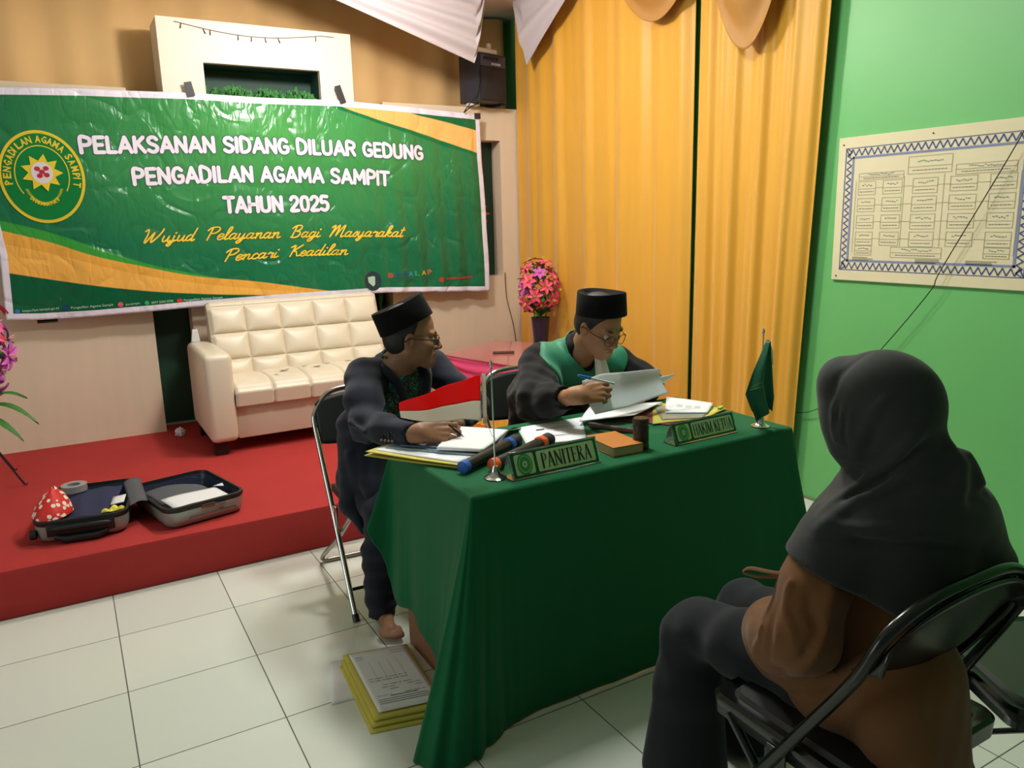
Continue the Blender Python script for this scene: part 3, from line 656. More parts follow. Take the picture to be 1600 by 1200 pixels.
def pink(u, v):
    s = u * 5; x, y = walk(P1, s); c = sum(p[0] for p in poly) / 5, sum(p[1] for p in poly) / 5
    f = (s % 1.0); drop = 0.03 + 0.11 * math.sin(math.pi * f) ** 0.7; k = 1 + 0.015 * math.sin(v * 3.1) + 0.01 * math.sin(v * 14 + f * 3)
    return (c[0] + (x - c[0]) * k, c[1] + (y - c[1]) * k, TZ - 0.008 - drop * v)
mbp = MB().grid(pink, 150, 12); mbp.add([(x, y, TZ - 0.0085) for x, y in P1], [tuple(range(5))])
obj('pink_cloth', mbp, M_PINK, pt)
def frill(u, v):
    s = u * 5; x, y = walk(P2, s); c = sum(p[0] for p in poly) / 5, sum(p[1] for p in poly) / 5
    k = 1 + (0.012 + 0.012 * (1 - v)) * math.sin(u * 2 * math.pi * 75 + math.sin(u * 60)); return (c[0] + (x - c[0]) * k, c[1] + (y - c[1]) * k, ST + 0.03 + (TZ - 0.05 - ST) * v)
obj('gold_skirt', MB().grid(frill, 900, 5), mat('gold_pleated_cloth', rgb(236, 186, 52), 0.5, sheen=0.3), pt)
obj('hem_band', polymb(shrink(poly, 0.945), ST + 0.004, ST + 0.03), mat('orange_band', rgb(230, 150, 50), 0.6), pt, smooth=False)
tag(obj('small_case', MB().box((-0.07, -0.018, 0), (0.07, 0.018, 0.014), M=TR(2.42, 4.33, TZ + .001) @ rot('Z', -28), bev=0.004), M_TEAR), 'small dark slim case lying on the glass of the pink low table', 'case')
obj_fix = None

# ---------------------------------------------------------------- flowers
M_LEAF = mat('plastic_leaf', rgb(58, 122, 48), 0.55, var=0.25, vscale=20)
M_PPINK = mat('coral_pink_petal', rgb(240, 92, 120), 0.6, var=0.25, vscale=30)
M_PVIO = mat('violet_pink_petal', rgb(206, 92, 190), 0.6, var=0.3, vscale=25)
M_PTIP = mat('pale_petal', rgb(250, 200, 200), 0.6)
M_STAM = mat('stamen_yellow', rgb(226, 196, 80), 0.6)
def lily(c, d, r, mp, ms, parent, name='flower', npet=6):
    d = Vector(d).normalized(); q = d.to_track_quat('Z', 'Y').to_matrix().to_4x4(); M = TR(*c) @ q @ rot('Z', random.uniform(0, 60))
    mb = MB()
    for k in range(npet):
        a = 2 * math.pi * k / npet; R = Matrix.Rotation(a, 4, 'Z')
        def pf(u, v):
            l = v * r; w = r * 0.24 * math.sin(math.pi * min(1, v * 0.93 + 0.04)) ** 0.8 * (u - .5) * 2
            return tuple(M @ R @ Vector((w, l, r * (0.45 * v - 0.42 * v * v) + 0.10 * r * abs(u - .5) * 2)))
        mb.grid(pf, 4, 7, mi=0)
    f = obj(name, mb, mp, parent)
    st = MB()
    for k in range(4):
        a = k * 1.6; st.tube([M @ Vector((0, 0, 0.05 * r)), M @ Vector((math.cos(a) * r * .15, math.sin(a) * r * .15, r * .5))], 0.0022, 5)
    obj('stamen', st, ms, f); return f
def leaf(p, q, w, mb, bend=0.02):
    p = Vector(p); q = Vector(q); d = q - p; s = d.cross(Vector((0, 0, 1))); s = s.normalized() if s.length > 1e-6 else Vector((1, 0, 0))
    def fn(u, v):
        c = p + d * v + Vector((0, 0, bend * math.sin(math.pi * v))); return tuple(c + s * (u - .5) * 2 * w * math.sin(math.pi * min(1, v * .95 + .03)) + Vector((0, 0, abs(u - .5) * w * .6)))
    mb.grid(fn, 4, 8)
# right bouquet
vp = thing('flower_vase', 'dark purple vase with coral pink artificial lilies before the yellow curtain', 'vase', (3.0, 4.82, ST))
VX, VY = 3.0, 4.80
obj('vase_body', MB().lathe([(0.045, ST), (0.048, ST + .02), (0.040, 0.42), (0.052, 0.62), (0.068, 0.79), (0.070, 0.80), (0.062, 0.80), (0.05, 0.70)], (VX, VY, 0), 28), mat('dark_purple_glaze', rgb(52, 40, 62), 0.35), vp)
rl = random.Random(5); lf = MB()
vcen = Vector((2.985, 4.79, 1.02)); cam0 = Vector((0, 0, 1.5))
for i in range(34):
    a = i * 2.399; zz = 1 - 2 * (i + .5) / 34; rr = math.sqrt(1 - zz * zz)
    d = Vector((rr * math.cos(a), rr * math.sin(a), zz)); c = vcen + Vector((d.x * .15, d.y * .14, d.z * .20)) * rl.uniform(.8, 1.05)
    if d.z < -0.8: continue
    lily(c, d + Vector((0, 0, .1)), rl.uniform(.052, .07), M_PPINK if rl.random() < .86 else M_PVIO, M_STAM, vp)
    leaf(vcen + (c - vcen) * .3, c + d * .02 + Vector((rl.uniform(-.03, .03), rl.uniform(-.03, .03), -.02)), .016, lf)
for i in range(24):
    a = rl.uniform(0, 6.28); leaf((VX, VY, .80), (VX + .13 * math.cos(a), VY + .13 * math.sin(a), .84 + rl.uniform(-.03, .12)), .02, lf)
obj('leaves', lf, M_LEAF, vp)
obj('stems', MB().tube([(VX, VY, .70), (VX, VY, .98)], .012, 6).tube([(VX + .02, VY, .70), (VX + .08, VY, .95)], .005, 5).tube([(VX - .02, VY, .70), (VX - .08, VY, .95)], .005, 5), M_LEAF, vp)
# left bouquet on its wire stand
fs = thing('flower_stand', 'black wire stand with violet pink lilies at the left edge of the stage', 'flower stand', (-0.50, 4.62, ST))
SXc, SYc = -0.52, 4.62
for k, (fx, fy) in enumerate(((-0.30, 4.62), (-0.36, 4.95), (-0.72, 4.78), (-0.55, 4.30))):
    obj('leg', MB().tube([(SXc + (fx - SXc) * .12, SYc + (fy - SYc) * .12, .62), (SXc + (fx - SXc) * .5, SYc + (fy - SYc) * .5, .44), (fx, fy, ST + .006), (fx + .012, fy - .01, ST + .012)], .005, 8), M_WIRE, fs)
obj('pot', MB().lathe([(.07, .48), (.09, .56), (.11, .70), (.115, .71), (.10, .71), (.09, .66)], (SXc, SYc, 0), 24), M_BLACK, fs)
obj('ring', MB().tube([(SXc + .12 * math.cos(k * .3142), SYc + .12 * math.sin(k * .3142), .60) for k in range(20)], .004, 6, closed=True), M_WIRE, fs)
lf = MB(); cen = Vector((-0.46, 4.55, .98))
for i in range(44):
    a = i * 2.399; zz = 1 - 2 * (i + .5) / 44; rr = math.sqrt(1 - zz * zz)
    d = Vector((rr * math.cos(a), rr * math.sin(a), zz)); c = cen + Vector((d.x * .20, d.y * .2, d.z * .30)) * rl.uniform(.8, 1.05)
    lily(c, d + Vector((0, 0, .1)), rl.uniform(.07, .09), M_PVIO if rl.random() < .8 else M_PPINK, M_PTIP, fs)
    leaf(cen + (c - cen) * .3, c + d * .03 + Vector((0, 0, -.03)), .02, lf)
leaf((-0.42, 4.50, .66), (-0.19, 4.42, .56), .035, lf, .05); leaf((-0.45, 4.48, .62), (-0.26, 4.35, .50), .028, lf, .04)
leaf((-0.40, 4.5, .70), (-0.22, 4.40, .70), .025, lf, .03)
obj('leaves', lf, M_LEAF, fs); obj('stems', MB().tube([(SXc, SYc, .6), (SXc + .02, SYc - .02, .95)], .02, 6), M_LEAF, fs)
# plant and yellow flower in the strip behind the sofa
sp = thing('artificial_plant', 'dark leafy plant with one yellow flower behind the right end of the sofa', 'plant', (1.98, 5.45, ST))
lf = MB()
for i in range(60):
    a = rl.uniform(0, 6.28); z = rl.uniform(.7, 1.0); leaf((1.98, 5.46, z - .06), (1.98 + .10 * math.cos(a), 5.46 + .07 * math.sin(a), z + rl.uniform(0, .08)), .018, lf)
leaf((2.0, 5.42, .86), (2.015, 5.40, 1.06), .03, lf)
obj('leaves', lf, mat('dark_leaf', rgb(40, 84, 44), 0.6), sp); obj('stems', MB().tube([(1.98, 5.47, ST), (1.98, 5.46, .96)], .012, 6), M_LEAF, sp)
yf = MB()
for k in range(40):
    a = k * 2.4; r = .006 * math.sqrt(k); yf.ball((1.885 + r * math.cos(a), 5.34 - .01 * math.cos(r * 30), .955 + r * math.sin(a)), .009, sub=1)
obj('yellow_flower', yf, mat('chrysanthemum_yellow', rgb(232, 206, 44), 0.6), sp)

# ---------------------------------------------------------------- loudspeaker on its shelf
spk = thing('loudspeaker', 'black active loudspeaker on the top right corner of the beige boards', 'speaker', (2.9, 5.3, 2.32))
Msp = TR(2.90, 5.24, 2.352) @ rot('Z', 14)
M_SPK = mat('dark_speaker_case', rgb(44, 46, 58), 0.5); M_GRL = mat('speaker_grille', rgb(30, 33, 44), 0.6, bump=.4, bscale=700)
obj('cabinet', MB().box((-.135, 0, 0), (.135, .22, .33), M=Msp, bev=.006), M_SPK, spk, angle=30)
obj('grille', MB().box((-.122, -.012, .012), (.122, 0, .23), M=Msp, bev=.004), M_GRL, spk, angle=30)
cp = obj('control_panel', MB().box((-.122, -.008, .24), (.122, 0, .318), M=Msp, bev=.003), mat('panel_grey', rgb(70, 70, 92), 0.4), spk, angle=30)
for i in range(5): obj('knob', MB().lathe([(.009, 0), (.009, .012), (.006, .014)], seg=12, M=Msp @ TR(-.085 + .03 * i, -.008, .295) @ rot('X', 90)), M_BLACK, cp)
obj('display', MB().box((-.02, -.011, .252), (.07, -.008, .268), M=Msp), mat('display_pale', rgb(170, 176, 190), 0.3), cp, smooth=False)
obj('bracket', MB().box((.10, .02, -.02), (.15, .2, -.001), M=Msp), M_BLACK, spk, smooth=False)
ad = thing('power_adapter', 'white power strip with a cable lying on top of the loudspeaker', 'power strip', (2.87, 5.3, 2.667))
obj('strip_body', MB().box((-.15, .01, .333), (.06, .09, .366), M=Msp, bev=.006), mat('ivory_plastic', rgb(226, 218, 206), 0.4), ad)
obj('plug', MB().box((-.01, .03, .367), (.02, .06, .41), M=Msp, bev=.006), mat('ivory_plug', rgb(226, 218, 206), 0.4), ad)
tag(obj('speaker_cable', MB().tube(spline([(2.80, 5.215, 2.67), (2.77, 5.20, 2.5), (2.755, 5.21, 2.40), (2.70, 5.23, 2.33), (2.66, 5.25, 2.27), (2.72, 5.27, 2.31), (2.8, 5.29, 2.345)], 6), .004, 6), M_WIRE), 'dark cable looping from the loudspeaker down to the banner corner', 'cable')
tag(obj('junction_box', MB().box((2.74, 5.32, 2.331), (2.83, 5.37, 2.35), bev=.003), M_PAPER), 'small white socket box beside the loudspeaker foot', 'socket')
tag(obj('wall_cable', MB().tube(spline([(3.03, 5.365, 1.1), (3.04, 5.365, .9), (3.09, 5.365, .7), (3.12, 5.365, .5), (3.12, 5.36, .25)], 6), .003, 6), M_WIRE), 'thin dark wire running down the beige board left of the pink lilies', 'cable')

# ---------------------------------------------------------------- suitcase
M_SHELL = mat('silver_green_shell', rgb(150, 166, 160), 0.28, metal=0.35); M_RIM = mat('black_rim', rgb(20, 24, 24), 0.45); M_LIN = mat('dark_blue_lining', rgb(44, 52, 76), 0.35, bump=.5, bscale=25, bdist=.01)
M_MESH = mat('grey_mesh_cloth', rgb(82, 84, 90), 0.8, bump=.4, bscale=600)
sc = thing('suitcase', 'open silver hard shell suitcase lying flat on the red stage', 'suitcase', (0.17, 3.8, ST))
def shell_case(name, C, ang, L, Wd, H, dz=0.0):
    """tray shell: outer size Wd (x) x L (y), height H"""
    M = TR(C[0], C[1], ST + dz + .002) @ rot('Z', ang)
    def loop(w, l, z, r, n=8):
        out = []
        for cx, cy, a0 in ((w / 2 - r, l / 2 - r, 0), (-w / 2 + r, l / 2 - r, 90), (-w / 2 + r, -l / 2 + r, 180), (w / 2 - r, -l / 2 + r, 270)):
            for k in range(n + 1):
                a = math.radians(a0 + 90 * k / n); out.append(M @ Vector((cx + r * math.cos(a), cy + r * math.sin(a), z)))
        return out
    def stack(loops, mb, cap0=True, cap1=False):
        n = len(loops[0]); vs = [p for l in loops for p in l]
        fs = [(i * n + k, i * n + (k + 1) % n, (i + 1) * n + (k + 1) % n, (i + 1) * n + k) for i in range(len(loops) - 1) for k in range(n)]
        if cap0: fs.append(tuple(range(n)))
        if cap1: fs.append(tuple((len(loops) - 1) * n + k for k in range(n)))
        return mb.add(vs, fs)
    s = obj(name, stack([loop(Wd - .06, L - .06, 0, .04), loop(Wd - .02, L - .02, .012, .05), loop(Wd - .006, L - .006, .035, .055), loop(Wd, L, H - .022, .06)], MB()), M_SHELL, sc, angle=50)
    obj('rim', stack([loop(Wd, L, H - .022, .06), loop(Wd + .008, L + .008, H - .014, .06), loop(Wd + .006, L + .006, H, .06), loop(Wd - .016, L - .016, H + .002, .05), loop(Wd - .022, L - .022, H - .016, .05)], MB(), False), M_RIM, s, angle=50)
    obj('lining', stack([loop(Wd - .022, L - .022, H - .014, .05), loop(Wd - .05, L - .05, .02, .04)], MB(), False, True), M_LIN, s, angle=50)
    return s, M
S1, MS1 = shell_case('bottom_shell', (-0.022, 3.875), -9, .50, .36, .098)
S2, MS2 = shell_case('lid_shell', (0.385, 3.775), 13.5, .48, .36, .098)
# carry handle on the front side
obj('carry_handle', MB().tube([MS1 @ Vector(p) for p in ((-.11, -.255, .062), (-.10, -.268, .068), (.10, -.268, .068), (.11, -.255, .062))], [.010, .012, .012, .010], 10), M_RIM, S1)
obj('handle_recess', MB().box((-.13, -.256, .03), (.13, -.246, .085), M=MS1, bev=.01), M_RIM, S1)
obj('foot_guard', MB().tube([MS1 @ Vector(p) for p in ((-.10, -.252, .03), (-.06, -.262, .016), (.06, -.262, .016), (.10, -.252, .03))], [.012, .018, .018, .012], 10), M_RIM, S1)
obj('wheel', MB().lathe([(.02, -.012), (.022, 0), (.02, .012)], seg=16, M=MS1 @ TR(-.185, -.22, .04) @ rot('Y', 90)), M_RIM, S1)
obj('latch', MB().box((-.03, -.246, .066), (.03, -.240, .088), M=MS2, bev=.003), mat('bronze_latch', rgb(120, 92, 70), .35, .6), S2)
obj('shell_groove', MB().tube([MS2 @ Vector(p) for p in ((-.09, -.238, .03), (-.08, -.2385, .045), (.12, -.2385, .045), (.13, -.238, .03))], .003, 6), mat('groove', rgb(98, 112, 108), .5), S2)
obj('hinge_flap', MB().grid(lambda u, v: tuple(Vector((0.135 + .075 * u, 3.66 + .38 * v + .03 * (u), .305 + .012 * math.sin(math.pi * u)))), 8, 8), M_MESH, sc, solid=.002)
mesh_p = MB().grid(lambda u, v: tuple(MS2 @ Vector((-.165 + .24 * u + .03 * math.sin(v * 3), -.21 + .36 * v - .05 * u * u, .070 + .016 * math.sin(math.pi * u) + .006 * math.sin(v * 9)))), 16, 16)
obj('mesh_divider', mesh_p, M_MESH, S2, solid=.002)
tag(obj('paper_sheet', MB().grid(lambda u, v: tuple(MS2 @ Vector((-.14 + .25 * u, -.215 + .16 * v, .092 + .003 * math.sin(u * 5)))), 8, 6), M_PAPER, solid=.001), 'white paper sheet on the grey mesh inside the suitcase lid', 'paper')
tag(obj('paper_sheet', MB().add([tuple(MS2 @ Vector(p)) for p in ((.10, -.06, .098), (.15, -.05, .098), (.135, -.10, .099))], [(0, 1, 2)]), M_PAPER, solid=.001), 'small triangular paper scrap at the right of the suitcase lid', 'paper')
# contents of the bottom shell
tag(obj('folded_garment', MB().grid(lambda u, v: tuple(MS1 @ Vector((-.125 + .23 * u + .02 * v, -.20 + .40 * v, .078 + .014 * math.sin(u * 3.1) * math.sin(v * 3.1) + .003 * math.sin(u * 14 + v * 5)))), 20, 24), mat('navy_cloth', rgb(34, 40, 74), .8, bump=.3, bscale=40), solid=.012), 'folded navy garment filling the open suitcase', 'clothes')
rolltape = MB(); Mr = MS1 @ TR(-.075, .155, .10)
rolltape.lathe([(.055, 0), (.055, .03), (.028, .03), (.028, 0), (.055, 0)], seg=28, M=Mr, cap=False)
tag(obj('tape_roll', rolltape, mat('clear_tape', rgb(150, 146, 148), .25)), 'grey roll of clear tape behind the polka dot pouch in the suitcase', 'tape')
def dots():
    m = mat('red_white_print', rgb(206, 34, 28), .6); nt = m.node_tree; b = nt.nodes['Principled BSDF']; tc = nt.nodes.new('ShaderNodeTexCoord'); v = nt.nodes.new('ShaderNodeTexVoronoi'); v.inputs['Scale'].default_value = 38
    r = nt.nodes.new('ShaderNodeMath'); r.operation = 'LESS_THAN'; r.inputs[1].default_value = .42; mx = nt.nodes.new('ShaderNodeMix'); mx.data_type = 'RGBA'; mx.inputs[6].default_value = rgb(206, 34, 28); mx.inputs[7].default_value = rgb(236, 222, 206)
    nt.links.new(tc.outputs['Object'], v.inputs['Vector']); nt.links.new(v.outputs['Distance'], r.inputs[0]); nt.links.new(r.outputs[0], mx.inputs[0]); nt.links.new(mx.outputs[2], b.inputs['Base Color']); return m
def pouch(u, v):
    a = u * 2 * math.pi; k = math.sin(math.pi * min(1, v * .62 + .38)) if v > 0 else .93
    rx = .072 * (1 - v) ** .55 + .006; ry = .13 * (1 - v) ** .6 + .012
    return tuple(MS1 @ Vector((-.118 + rx * math.cos(a) * (1 + .08 * math.sin(3 * a)) + .01 * v, -.155 + .04 * v + ry * .62 * math.sin(a), .100 + .115 * v ** .8 - .02 * abs(math.cos(a)) * v)))
tag(obj('drawstring_pouch', MB().grid(pouch, 36, 16), dots()), 'red and white patterned cloth pouch standing in the left corner of the suitcase', 'pouch')
tag(obj('yellow_packet', MB().grid(lambda u, v: tuple(MS1 @ Vector((.075 + .09 * u, -.21 + .045 * v + .015 * u, .092 + .014 * math.sin(u * 9) * math.sin(v * 5)))), 12, 6), mat('yellow_wrap', rgb(206, 196, 60), .35), solid=.002), 'small crumpled yellow packet at the front right of the suitcase', 'packet')
tag(obj('white_card', MB().grid(lambda u, v: tuple(MS1 @ Vector((.105 + .055 * u, -.13 + .11 * v, .098 + .006 * u))), 3, 3), M_PAPER, solid=.001), 'white card beside the yellow packet in the suitcase', 'card')
# crumpled tissue on the stage
bm = bmesh.new(); bmesh.ops.create_icosphere(bm, subdivisions=3, radius=.028)
for v in bm.verts: v.co *= 1 + .28 * math.sin(v.co.x * 260 + 1) * math.sin(v.co.y * 210) + .12 * math.sin(v.co.z * 330)
tag(obj('crumpled_tissue', MB().bm(bm, 0, TR(.53, 5.2, ST + .024)), M_PAPER), 'crumpled grey white tissue ball on the stage left of the sofa', 'tissue')

# ---------------------------------------------------------------- framed chart on the green wall
ch = thing('wall_chart', 'large cream genealogy chart with a blue ornamental border on the green wall', 'wall chart', (3.31, 2.1, 1.5))
CY0, CY1, CZ0, CZ1 = 2.56, 1.62, 1.175, 1.845
def cp3(s, t, off=.0): return (3.306 - off, CY0 + (CY1 - CY0) * s, CZ0 + (CZ1 - CZ0) * t)
M_CREAM = mat('cream_chart_paper', rgb(226, 214, 178), .7, var=.05, vscale=8)
obj('chart_board', MB().box((3.304, CY1, CZ0), (3.319, CY0, CZ1), bev=.003), M_CREAM, ch, smooth=False)
M_BLUE = mat('blue_print', rgb(70, 82, 138), .7); M_LINE = mat('grey_line_print', rgb(174, 166, 138), .7)
def quadp(mb, s0, t0, s1, t1, off=.0015): mb.add([cp3(s0, t0, .002 + off), cp3(s1, t0, .002 + off), cp3(s1, t1, .002 + off), cp3(s0, t1, .002 + off)], [(0, 1, 2, 3)])
bd_ = MB()
for (a, b, c, d) in ((.045, .075, .955, .080), (.045, .92, .955, .925), (.045, .075, .050, .925), (.950, .075, .955, .925)): quadp(bd_, a, b, c, d)
M_BL2 = mat('pale_blue_print', rgb(128, 136, 172), .7); bd2 = MB()
for (a, b, c, d) in ((.085, .135, .915, .150), (.085, .850, .915, .865), (.085, .135, .097, .865), (.903, .135, .915, .865)): quadp(bd2, a, b, c, d)
obj('inner_border', bd2, M_BL2, ch, smooth=False)
def zig(mb, a, b, n, wid, tri):
    for i in range(n):
        for q in (0, 1):
            s0 = (a[0] + (b[0] - a[0]) * (i + .5 * q) / n, a[1] + (b[1] - a[1]) * (i + .5 * q) / n); s1 = (a[0] + (b[0] - a[0]) * (i + .5 * (q + 1)) / n, a[1] + (b[1] - a[1]) * (i + .5 * (q + 1)) / n)
            p0 = (s0[0] + (tri[0] if q else 0), s0[1] + (tri[1] if q else 0)); p1 = (s1[0] + (0 if q else tri[0]), s1[1] + (0 if q else tri[1]))
            dx, dy = (p1[0] - p0[0]) * .94, (p1[1] - p0[1]) * .67; l = math.hypot(dx, dy); nx, ny = -dy / l * wid / .94, dx / l * wid / .67
            mb.add([cp3(p0[0] - nx, p0[1] - ny, .0035), cp3(p1[0] - nx, p1[1] - ny, .0035), cp3(p1[0] + nx, p1[1] + ny, .0035), cp3(p0[0] + nx, p0[1] + ny, .0035)], [(0, 1, 2, 3)])
zg = MB()
zig(zg, (.05, .085), (.95, .085), 26, .0027, (0, .045)); zig(zg, (.05, .915), (.95, .915), 26, .0027, (0, -.045))
zig(zg, (.055, .08), (.055, .92), 18, .0027, (.027, 0)); zig(zg, (.945, .08), (.945, .92), 18, .0027, (-.027, 0))
zg.v += bd_.v and []; n0 = len(zg.v); zg.add(bd_.v, bd_.f)
obj('ornamental_border', zg, M_BLUE, ch, smooth=False)
def lines(name, segs, m, w=.0011):
    mb = MB()
    for (s0, t0, s1, t1) in segs:
        if abs(t1 - t0) < 1e-6: quadp(mb, s0, t0 - w / .67, s1, t0 + w / .67)
        else: quadp(mb, s0 - w / .94, t0, s0 + w / .94, t1)
    return obj(name, mb, m, ch, smooth=False)
segs = []; texts = []; greens = []
def cell(s0, t0, s1, t1, split=.45):
    segs.extend([(s0, t0, s1, t0), (s0, t1, s1, t1), (s0, t0, s0, t1), (s1, t0, s1, t1), (s0, t0 + (t1 - t0) * split, s1, t0 + (t1 - t0) * split)])
    texts.append((s0, t0, s1, t1, split))
cell(.39, .72, .60, .83, .4)
cell(.13, .70, .37, .745, .5); cell(.62, .70, .88, .76, .5)
for r in range(4):
    t1 = .69 - r * .115; cell(.13, t1 - .09, .225, t1); cell(.265, t1 - .09, .365, t1); cell(.42, t1 - .095, .54, t1); cell(.60, t1 - .09, .72, t1); cell(.775, t1 - .09, .885, t1)
    for a, b in ((.225, .265), (.365, .42), (.54, .60), (.72, .775)): segs.append((a, t1 - .045, b, t1 - .045))
cell(.13, .165 + .02, .225, .25); cell(.775, .165 + .02, .885, .25); cell(.33, .175, .585, .245)
for s, a, b in ((.375, .25, .71), (.57, .25, .71), (.115, .20, .70), (.90, .20, .70)): segs.append((s, a, s, b))
lines('chart_grid', segs, M_LINE)
tx = []; gx = []; rt = random.Random(2)
for (s0, t0, s1, t1, sp_) in texts:
    tm = t0 + (t1 - t0) * sp_ * .5; c = (s0 + s1) / 2; hw = (s1 - s0) * .40
    x = c - hw
    while x < c + hw: w_ = rt.uniform(.008, .016); tx.append((x, tm, min(x + w_, c + hw), tm)); x += w_ + .003
    tm = t0 + (t1 - t0) * (sp_ + (1 - sp_) * .5); x = c - hw * .7
    while x < c + hw * .7: w_ = rt.uniform(.006, .012); gx.append((x, tm + rt.uniform(-.006, .006), x + w_, None)); gx[-1] = (x, gx[-1][1], x + w_, gx[-1][1]); x += w_ + .003
for (s, t, n, wd) in ((.12, .168, 3, .12), (.46, .165, 3, .14), (.70, .165, 3, .16)):
    for k in range(n): tx.append((s, t - .010 * k, s + wd * rt.uniform(.7, 1), t - .010 * k))
lines('chart_text', tx, mat('chart_text_grey', rgb(136, 130, 108), .7), .0016)
lines('chart_script', gx, mat('chart_script_teal', rgb(122, 146, 132), .7), .0020)
for s, t in ((.03, .95), (.5, .965), (.97, .03), (.03, .03)):
    obj('pin', MB().ball(cp3(s, t, .004), .004, sub=1), M_WIRE, ch)
# cable sagging across the chart
tag(obj('hanging_cable', MB().tube(spline([(3.27, 1.50, 2.25), (3.272, 1.70, 1.80), (3.275, 1.98, 1.26), (3.278, 2.03, 1.15), (3.28, 2.24, .87), (3.285, 2.38, .72), (3.29, 2.52, .56), (3.29, 2.62, .49), (3.29, 2.72, .46), (3.26, 2.9, .40)], 10), .0022, 6), M_WIRE), 'thin black cable sagging diagonally across the wall chart', 'cable')
# ---------------------------------------------------------------- court table with green cloth
TX0, TX1, TY0, TY1, TT = 0.905, 2.20, 1.825, 2.44, 0.752
M_GREEN = mat('dark_green_felt', rgb(16, 98, 58), 0.85, bump=.4, bscale=900, sheen=0.12, spec=.12, var=.06, vscale=3)
M_WOOD = mat('brown_table_wood', rgb(140, 92, 66), .55, var=.12, vscale=6, stretch=(1, 1, 6))
tab = thing('court_table', 'brown wooden table under the long dark green cloth', 'table', (1.55, 2.13, 0))
obj('tabletop', MB().box((TX0 + .012, TY0 + .012, .715), (TX1 - .012, TY1 - .012, .744), bev=.004), M_WOOD, tab)
for x in (TX0 + .03, TX1 - .055): obj('side_panel', MB().box((x, TY0 + .13, 0), (x + .025, TY1 - .01, .715)), M_WOOD, tab, smooth=False)
obj('back_panel', MB().box((TX0 + .055, TY0 + .14, .35), (TX1 - .055, TY0 + .158, .715)), M_WOOD, tab, smooth=False)
# cloth: top rim points and hem points run round the table; (rim x, rim y, hem x, hem y, hem z)
RIM = [(TX1, TY1, 2.30, 2.50, .42), (1.9, TY1, 1.9, 2.465, .60), (1.4, TY1, 1.4, 2.465, .60), (1.08, TY1, 1.06, 2.475, .56), (.96, TY1, .90, 2.52, .44), (TX0, TY1, .815, 2.475, .455),
       (TX0, TY1 - .015, .865, 2.455, .33), (TX0, 2.40, .885, 2.435, .205), (TX0, 2.34, .875, 2.36, .195), (TX0, 2.28, .895, 2.29, .20), (TX0, 2.18, .88, 2.19, .175), (TX0, 2.06, .885, 2.09, .14), (TX0, 1.96, .86, 2.02, .09),
       (TX0, 1.88, .79, 1.93, .03), (TX0, 1.835, .70, 1.83, .004), (TX0 + .002, TY0 + .002, .735, 1.755, .003), (TX0 + .01, TY0, .84, 1.735, .004), (.95, TY0, .90, 1.765, .006), (1.0, TY0, 1.0, 1.81, .008),
       (1.1, TY0, 1.1, 1.835, .006), (1.25, TY0, 1.26, 1.838, .005), (1.45, TY0, 1.46, 1.835, .005), (1.7, TY0, 1.7, 1.838, .005), (1.95, TY0, 1.97, 1.835, .005), (2.12, TY0, 2.18, 1.82, .005),
       (TX1 - .004, TY0 + .001, 2.36, 1.77, .01), (TX1, TY0 + .02, 2.40, 1.83, .01), (TX1, 1.95, 2.26, 1.97, .03), (TX1, 2.15, 2.225, 2.15, .04), (TX1, 2.35, 2.23, 2.36, .06)]
NS = 14
cl = spline(RIM, NS, closed=True); NCL = len(cl)
def cloth_mesh():
    vs = []; fs = []; NVv = 40
    for i, (rx, ry, hx, hy, hz) in enumerate(cl):
        rx = min(max(rx, TX0), TX1); ry = min(max(ry, TY0), TY1); hz = max(hz, .003)
        for j in range(NVv + 1):
            v = j / NVv
            if v < .04:        # rounded rim
                a = v / .04 * math.pi / 2; cx = min(max(rx, TX0 + .012), TX1 - .012); cy = min(max(ry, TY0 + .012), TY1 - .012)
                vs.append((cx + (rx - cx) * math.sin(a), cy + (ry - cy) * math.sin(a), TT - .012 + .012 * math.cos(a))); continue
            t = (v - .04) / .96; ez = t; z = (TT - .012) + (hz - TT + .012) * ez
            k = t ** 1.15
            x = rx + (hx - rx) * k; y = ry + (hy - ry) * k
            fold = (.0065 if (rx < 1.0 and ry < 2.0) else .0028) * t * math.sin(i * 2 * math.pi / NCL * 31 + 2 * math.sin(i * .06)) + .0015 * t * math.sin(i * 2 * math.pi / NCL * 67)
            nx, ny = hx - rx, hy - ry; l = math.hypot(nx, ny) + .05
            vs.append((x + fold * nx / l, y + fold * ny / l - (.5 * fold if ry < TY0 + .01 else 0), z))
    n = NVv + 1
    for i in range(NCL):
        j2 = (i + 1) % NCL
        for j in range(NVv): fs.append((i * n + j, i * n + j + 1, j2 * n + j + 1, j2 * n + j))
    fs.append(tuple(i * n for i in range(NCL)))
    return MB().add(vs, fs)
ct = obj('tablecloth', cloth_mesh(), M_GREEN, solid=.0018, angle=75)
tag(ct, 'dark green cloth draped over the court table down to the floor', 'tablecloth')
Z0 = TT + .0012

